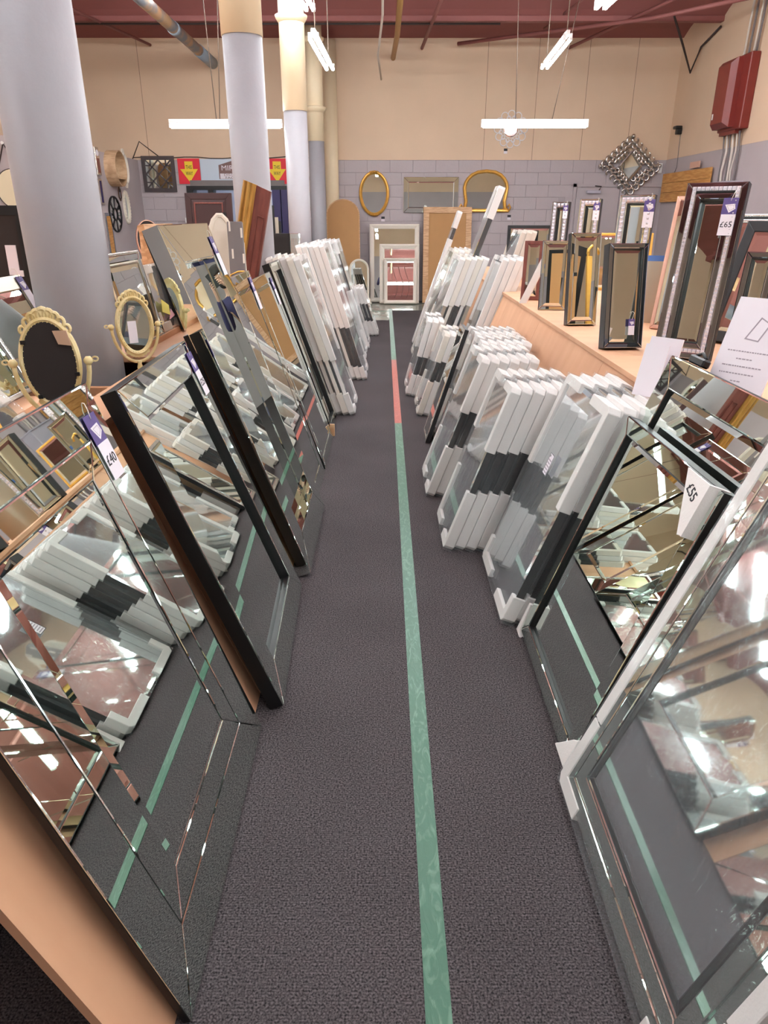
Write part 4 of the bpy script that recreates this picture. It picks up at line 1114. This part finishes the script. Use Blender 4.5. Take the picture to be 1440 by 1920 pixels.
# gold oval, plain rectangle, gold overmantel
T = moulded('oval_mirror', 'gold framed oval mirror on the lilac back wall', back(-.195, 2.06), B, 0, ellipse(0, 0, .30, .41, 56), [(0, 0), (0, .03), (.012, .045), (.03, .05), (.05, .035), (.062, .015), (.062, 0)], GOLD)
for sy in (1, -1):
    cr = MB()
    for x in (-.07, -.035, 0, .035, .07): cr.lathe([(.012, .03), (.022, .05), (.006, .065)], 8, x, sy * (.395 - abs(x) * .15))
    cr.build('carved_crest', GOLD, T)
T = thing('wall_mirror', 'plain rectangular mirror between the gold oval and gold overmantel mirrors', 'mirror', back(.39, 1.71), B, 0)
MB().box((.02, .02, 0), (1.07, .63, .01)).build('backing', BLACK, T); strips(1.09, .65, 0, .09, .01, .018, BEVEL, T); MB().prism(rect(.09, .09, 1.0, .56), .01, .016, .015, .003).build('mirror_pane', MIRROR, T)
om = [(0.02, 0), (.98, 0), (.98, .05), (.93, .1), (.915, .2), (.94, .34), (.955, .45), (.93, .55), (.88, .63), (.8, .70), (.68, .755), (.5, .775), (.32, .755), (.2, .70), (.12, .63), (.07, .55), (.045, .45), (.06, .34), (.085, .2), (.07, .1), (.02, .05)]
T = moulded('overmantel_mirror', 'gold arched overmantel mirror behind the very tall foam pack', back(1.52, 1.72), B, 0, om, [(0, 0), (0, .03), (.018, .055), (.045, .05), (.065, .02), (.065, 0)], GOLD)
for x in (.02, .98):
    MB().tube([(x, .02, .03), (x + .03 * (1 if x > .5 else -1), .09, .03), (x, .15, .03), (x - .03 * (1 if x > .5 else -1), .1, .03)], .016, 7).build('scroll', GOLD, T)
for lab, x, z in (('small price card under the gold oval mirror', -.02, 1.55), ('small price card under the gold overmantel mirror', 2.52, 1.58), ('small price card under the round lace mirror', 2.37, 2.77)):
    T = thing('price_card', lab, 'price card', back(x, z), B, 0, 'price cards on the back wall')
    MB().prism(rect(-.035, 0, .035, .09), 0, .004).build('card', WHITE, T); MB().prism(rect(-.035, .045, .035, .09), .004, .005).build('dark_band', INK, T)
# round lace mirror on cream boards
T = thing('lace_round_mirror', 'round pierced white mirror on the cream wall behind the hanging tube', 'mirror', back(2.445, 3.19), B, 0)
MB().prism(ellipse(0, 0, .14, .14, 32), 0, .012, .02, .004).build('mirror_pane', mat('pinkish_mirror', (214, 190, 186), .05, 1.0), T)
MB().ring(ellipse(0, 0, .16, .16, 40), [(0, 0), (0, .025), (.02, .025), (.02, 0)]).build('inner_rim', OFFWHITE, T)
PALE = mat('pale_lace', (228, 224, 226), .4)
for k_ in range(12):
    t_ = 2 * math.pi * k_ / 12
    cx, cy = .255 * math.cos(t_), .255 * math.sin(t_)
    MB().ring(ellipse(cx, cy, .072, .072, 16), [(0, 0), (0, .02), (.014, .02), (.014, 0)]).build('lace_loop', PALE, T)
    cx, cy = .20 * math.cos(t_ + .26), .20 * math.sin(t_ + .26)
    MB().ring(ellipse(cx, cy, .04, .04, 12), [(0, 0), (0, .018), (.012, .018), (.012, 0)]).build('lace_loop', PALE, T)
# silver diamond mirror
T = thing('diamond_mirror', 'silver scrolled diamond shaped mirror near the right corner', 'mirror', (4.82, YB - .05, 2.55), B, 0)
MB().prism([(-.20, 0), (0, -.25), (.20, 0), (0, .25)], -.03, -.01, .015, .004).build('mirror_pane', MIRROR, T)
MB().ring([(-.23, 0), (0, -.28), (.23, 0), (0, .28)], [(0, -.04), (0, .02), (.02, .03), (.04, .0), (.04, -.04)]).build('inner_frame', SILVER, T)
def scroll(cx, cy, r0, rot, sg):
    pth = []
    for i in range(18):
        a_ = i / 17 * 4.6; rr = r0 * (1 - .16 * a_)
        pth.append((cx + rr * math.cos(rot + sg * a_), cy + rr * math.sin(rot + sg * a_), .012 + .01 * math.sin(a_)))
    MB().tube(pth, [.032 - .0012 * i for i in range(18)], 6).build('scroll', SILVER, T)
for (dx, dy) in ((1, 1), (-1, 1), (-1, -1), (1, -1)):
    for f in (.06, .24, .42, .6, .78, .94):
        x, y = dx * .50 * f, dy * .46 * (1 - f)
        ang = math.atan2(dy * .5, dx * .46)
        scroll(x + dx * .03, y + dy * .03, .075, ang + 2.2, 1 if dx * dy > 0 else -1)
        scroll(x * .80 + dx * .01, y * .80 + dy * .01, .06, ang - 1.5, -1 if dx * dy > 0 else 1)
        if .1 < f < .9: scroll(x * .62 + dx * .01, y * .62 + dy * .01, .055, ang + 1.2, 1 if dx * dy > 0 else -1)
for x, y in ((.58, 0), (-.58, 0), (0, .52), (0, -.52)):
    MB().lathe([(.01, -.02), (.045, .0), (.03, .03), (.005, .045)], 10, x, y).build('corner_leaf', SILVER, T)
    MB().lathe([(.01, -.02), (.035, .0), (.02, .03), (.005, .04)], 10, x * .86, y * .86).build('corner_leaf', SILVER, T)

# frames leaning at the foot of the back wall
def leanback(name, label, x, y, w, h, lean, outline, prof, m, glass=MIRROR, bk=MDF):
    return moulded(name, label, (x, y, .005), B, lean, outline, prof, m, glass, bk)
leanback('leaning_mirror', 'large white framed mirror leaning on the back wall', -.29, 15.06, 1.0, 1.5, 4, rect(0, 0, 1.0, 1.5), [(0, 0), (0, .03), (.03, .05), (.06, .035), (.09, .02), (.09, 0)], OFFWHITE)
leanback('leaning_mirror', 'smaller white framed mirror leaning in front of the large white one', -.09, 14.84, .8, 1.14, 9.5, rect(0, 0, .80, 1.14), [(0, 0), (0, .03), (.03, .05), (.06, .035), (.09, .02), (.09, 0)], OFFWHITE)
T = leanback('leaning_mirror', 'innermost white framed mirror in the leaning white set', 0.0, 14.75, .64, .86, 11, rect(0, 0, .66, .88), [(0, 0), (0, .03), (.02, .045), (.05, .03), (.07, .02), (.07, 0)], OFFWHITE)
sw = MB()  # reflection of ceiling cables, modelled as dark tubes on the pane
for ph in (0, .12, .24):
    sw.tube([(.22 + ph + .05 * math.sin(i * .45), .12 + i * .06, .016) for i in range(11)], .006, 5)
sw.build('reflected_swirl', mat('reflected_cable_line', (120, 78, 72), .4), T)
T = thing('frame_back', 'tall tan frame back in pale wood leaning on the back wall', 'frame', (.79, 14.95, .005), B, 6)
ring_box(.96, 1.82, 0, .11, -.03, .01).build('wood_frame', WOOD, T); MB().box((.1, .1, -.02), (.86, 1.72, -.01)).build('back_board', MDF, T)
T = thing('frame_back', 'tall tan arched mirror back leaning between the column and foam packs', 'frame', (-1.14, 14.85, .005), B, 5)
MB().prism(arch(0, 0, .66, 1.96, rise=.3), -.02, 0).build('back_board', MDF, T); MB().ring(arch(0, 0, .66, 1.96, rise=.3), [(0, -.03), (0, .012), (.02, .012), (.02, -.03)]).build('rim', WOOD, T)
T = leanback('arched_mirror', 'small cream arched mirror leaning past the left foam packs', -.7, 14.75, .4, .86, 6, arch(0, 0, .40, .86), [(0, 0), (0, .03), (.02, .04), (.04, .03), (.04, 0)], CREAM)
fo = thing('foot_ornament', 'small cream carved foot beside the cream arched mirror', 'ornament', (-.3, 14.65, 0)); MB().lathe([(.05, 0), (.06, .03), (.035, .07), (.045, .1), (.01, .13)], 12).build('carved_foot', CREAM, fo)
mirror('wall_mirror', 'brown wood framed mirror hung high behind the third and fourth columns', back(-1.72, 1.75), B, 0, .5, .62, t=.01, fw=.05, strip=MAHOG, side=MAHOG, raise_=False)
leanback('arched_mirror', 'narrow white arched mirror leaning between third and fourth columns', -1.62, 14.6, .4, 1.6, 6, arch(0, 0, .34, 1.62), [(0, 0), (0, .03), (.02, .04), (.03, .03), (.03, 0)], OFFWHITE)
# seen through the doorway
for i, (x, z, w, hgt) in enumerate(((-2.45, 1.55, .25, .3), (-2.95, 1.5, .4, .35), (-2.35, 1.0, .3, .3), (-3.5, 1.3, .3, .6))):
    T = mirror('framed_picture', 'framed picture on the pale wall beyond the doorway, %s' % ['upper right', 'wide middle', 'lower right', 'tall left'][i], (x, 18.59, z), B, 0, w, hgt, t=.02, fw=.03, strip=OFFWHITE if i % 2 else BLACK, glass=PALEBLUE if i % 2 == 0 else WHITE, side=BLACK, raise_=False, cat='picture', group='pictures beyond the doorway')
T = thing('stock_cabinet', 'navy cabinet standing in the room beyond the doorway', 'cabinet', (-2.6, 17.6, 0)); MB().box((-.5, 0, 0), (.6, .5, .95)).build('carcass', NAVY, T, .005); MB().box((-.52, -.02, .95), (.62, .52, .99)).build('top', BLACK, T)

# ================================================================== THE PERSON TAKING THE PICTURE (seen in the mirrors)
SKIN = mat('skin', (206, 160, 136), .55)
HAIR = mat('dark_hair', (40, 30, 26), .7)
JUMPER = mat('navy_purple_jumper', (58, 52, 88), .85)
TROUS = mat('dark_trousers', (40, 40, 48), .85)
def skinned(name, verts, edges, radii, m, parent, root=0):
    bm = bmesh.new(); sk = bm.verts.layers.skin.verify()
    vv = []
    for i, (p, r_) in enumerate(zip(verts, radii)):
        v = bm.verts.new(p); v[sk].radius = (r_, r_) if not isinstance(r_, tuple) else r_; v[sk].use_root = (i == root); vv.append(v)
    for a_, c_ in edges: bm.edges.new((vv[a_], vv[c_]))
    me = bpy.data.meshes.new(name); bm.to_mesh(me); bm.free()
    me.materials.append(m)
    o_ = bpy.data.objects.new(name, me); COL.objects.link(o_); o_.parent = parent
    md = o_.modifiers.new('skin', 'SKIN'); md.use_smooth_shade = True
    o_.modifiers.new('smooth', 'SUBSURF').levels = 1; o_.modifiers['smooth'].render_levels = 1
    return o_
PR = thing('person', 'person in a dark purple jumper holding up a phone to take a picture', 'person', (0, -.42, 0))
V_ = [(0, 0, .95), (0, 0, 1.15), (0, 0, 1.38), (0, .01, 1.48), (0, .025, 1.58), (0, .02, 1.68), (0, .015, 1.75)]
E_ = [(0, 1), (1, 2), (2, 3), (3, 4), (4, 5), (5, 6)]
R_ = [.14, .125, .13, .06, .062, .085, .055]
for sx in (-1, 1):
    b0 = len(V_)
    V_ += [(sx * .1, 0, .88), (sx * .11, .02, .48), (sx * .11, -.01, .09), (sx * .12, .14, .04)]; R_ += [.085, .058, .04, .035]
    E_ += [(0, b0), (b0, b0 + 1), (b0 + 1, b0 + 2), (b0 + 2, b0 + 3)]
    b1 = len(V_)
    V_ += [(sx * .18, 0, 1.42), (sx * .26, .1, 1.17), (sx * .085, .33, 1.52), (sx * .06, .365, 1.57)]; R_ += [.055, .042, .026, .024]
    E_ += [(2, b1), (b1, b1 + 1), (b1 + 1, b1 + 2), (b1 + 2, b1 + 3)]
    for k_ in range(4):
        q = len(V_); zf = 1.575 + k_ * .021
        V_ += [(sx * .055, .375, zf), (sx * .05, .388, zf + .012), (sx * .022, .384, zf + .016)]; R_ += [.0085, .008, .007]
        E_ += [(b1 + 3, q), (q, q + 1), (q + 1, q + 2)]
    q = len(V_)
    V_ += [(sx * .045, .35, 1.575), (sx * .03, .362, 1.605)]; R_ += [.009, .008]; E_ += [(b1 + 3, q), (q, q + 1)]
skinned('body', V_, E_, R_, SKIN, PR)
jv = [(0, 0, .9), (0, 0, 1.15), (0, 0, 1.39), (0, .005, 1.46)]; je = [(0, 1), (1, 2), (2, 3)]; jr = [.16, .145, .15, .075]
for sx in (-1, 1):
    q = len(jv); jv += [(sx * .185, 0, 1.42), (sx * .265, .1, 1.165), (sx * .1, .31, 1.49)]; jr += [.072, .058, .036]; je += [(2, q), (q, q + 1), (q + 1, q + 2)]
skinned('jumper', jv, je, jr, JUMPER, PR)
tv = [(0, 0, .96)]; te = []; tr_ = [.15]
for sx in (-1, 1):
    q = len(tv); tv += [(sx * .1, 0, .86), (sx * .11, .02, .48), (sx * .11, -.01, .07)]; tr_ += [.1, .075, .06]; te += [(0, q), (q, q + 1), (q + 1, q + 2)]
skinned('trousers', tv, te, tr_, TROUS, PR)
for sx in (-1, 1):
    MB().prism([(sx * .115 - .045, -.07), (sx * .115 + .045, -.07), (sx * .12 + .05, .12), (sx * .12, .2), (sx * .12 - .05, .12)], 0, .07, .02).build('shoe', BLACK, PR)
hm = MB()
def ball(cx, cy, cz, rx, ry, rz, lo=-1, hi=1, n1=10, n2=16):
    prof = [(max(.001, math.sqrt(max(0, 1 - t_ * t_))), t_) for t_ in [lo + (hi - lo) * i / n1 for i in range(n1 + 1)]]
    vs = []; fs = []
    for r_, t_ in prof:
        for k_ in range(n2):
            a_ = 2 * math.pi * k_ / n2; vs.append((cx + rx * r_ * math.cos(a_), cy + ry * r_ * math.sin(a_), cz + rz * t_))
    for i in range(n1):
        for k_ in range(n2):
            l_ = (k_ + 1) % n2; fs.append((i * n2 + k_, i * n2 + l_, (i + 1) * n2 + l_, (i + 1) * n2 + k_))
    fs += [tuple(reversed(range(n2))), tuple(n1 * n2 + k_ for k_ in range(n2))]
    return MB().add(vs, fs, True)
ball(0, .0, 1.715, .092, .105, .095, -.1, 1).build('hair', HAIR, PR)
ball(0, .06, 1.585, .06, .05, .055, -1, .6).build('beard', HAIR, PR)
for sx in (-1, 1):
    ball(sx * .032, .092, 1.69, .012, .01, .009).build('eye', WHITE, PR); ball(sx * .088, .02, 1.67, .01, .018, .03).build('ear', SKIN, PR)
ball(0, .108, 1.655, .014, .018, .025).build('nose', SKIN, PR)
ball(0, .102, 1.612, .024, .008, .007).build('mouth', mat('lip', (170, 100, 92), .5), PR)
PH = thing('mobile_phone', 'black mobile phone held up in both hands by the person', 'phone', (0, -.04, 1.575))
MB().box((-.038, 0, 0), (.038, .009, .16)).build('phone_case', BLACK, PH, .003)
MB().box((-.034, -.001, .008), (.034, 0.0, .152)).build('screen', SMOKE, PH)
for z_ in (.10, .118, .136): MB().tube([(.02, .009, z_), (.02, .0115, z_)], .006, 10).build('lens_ring', IRON, PH)
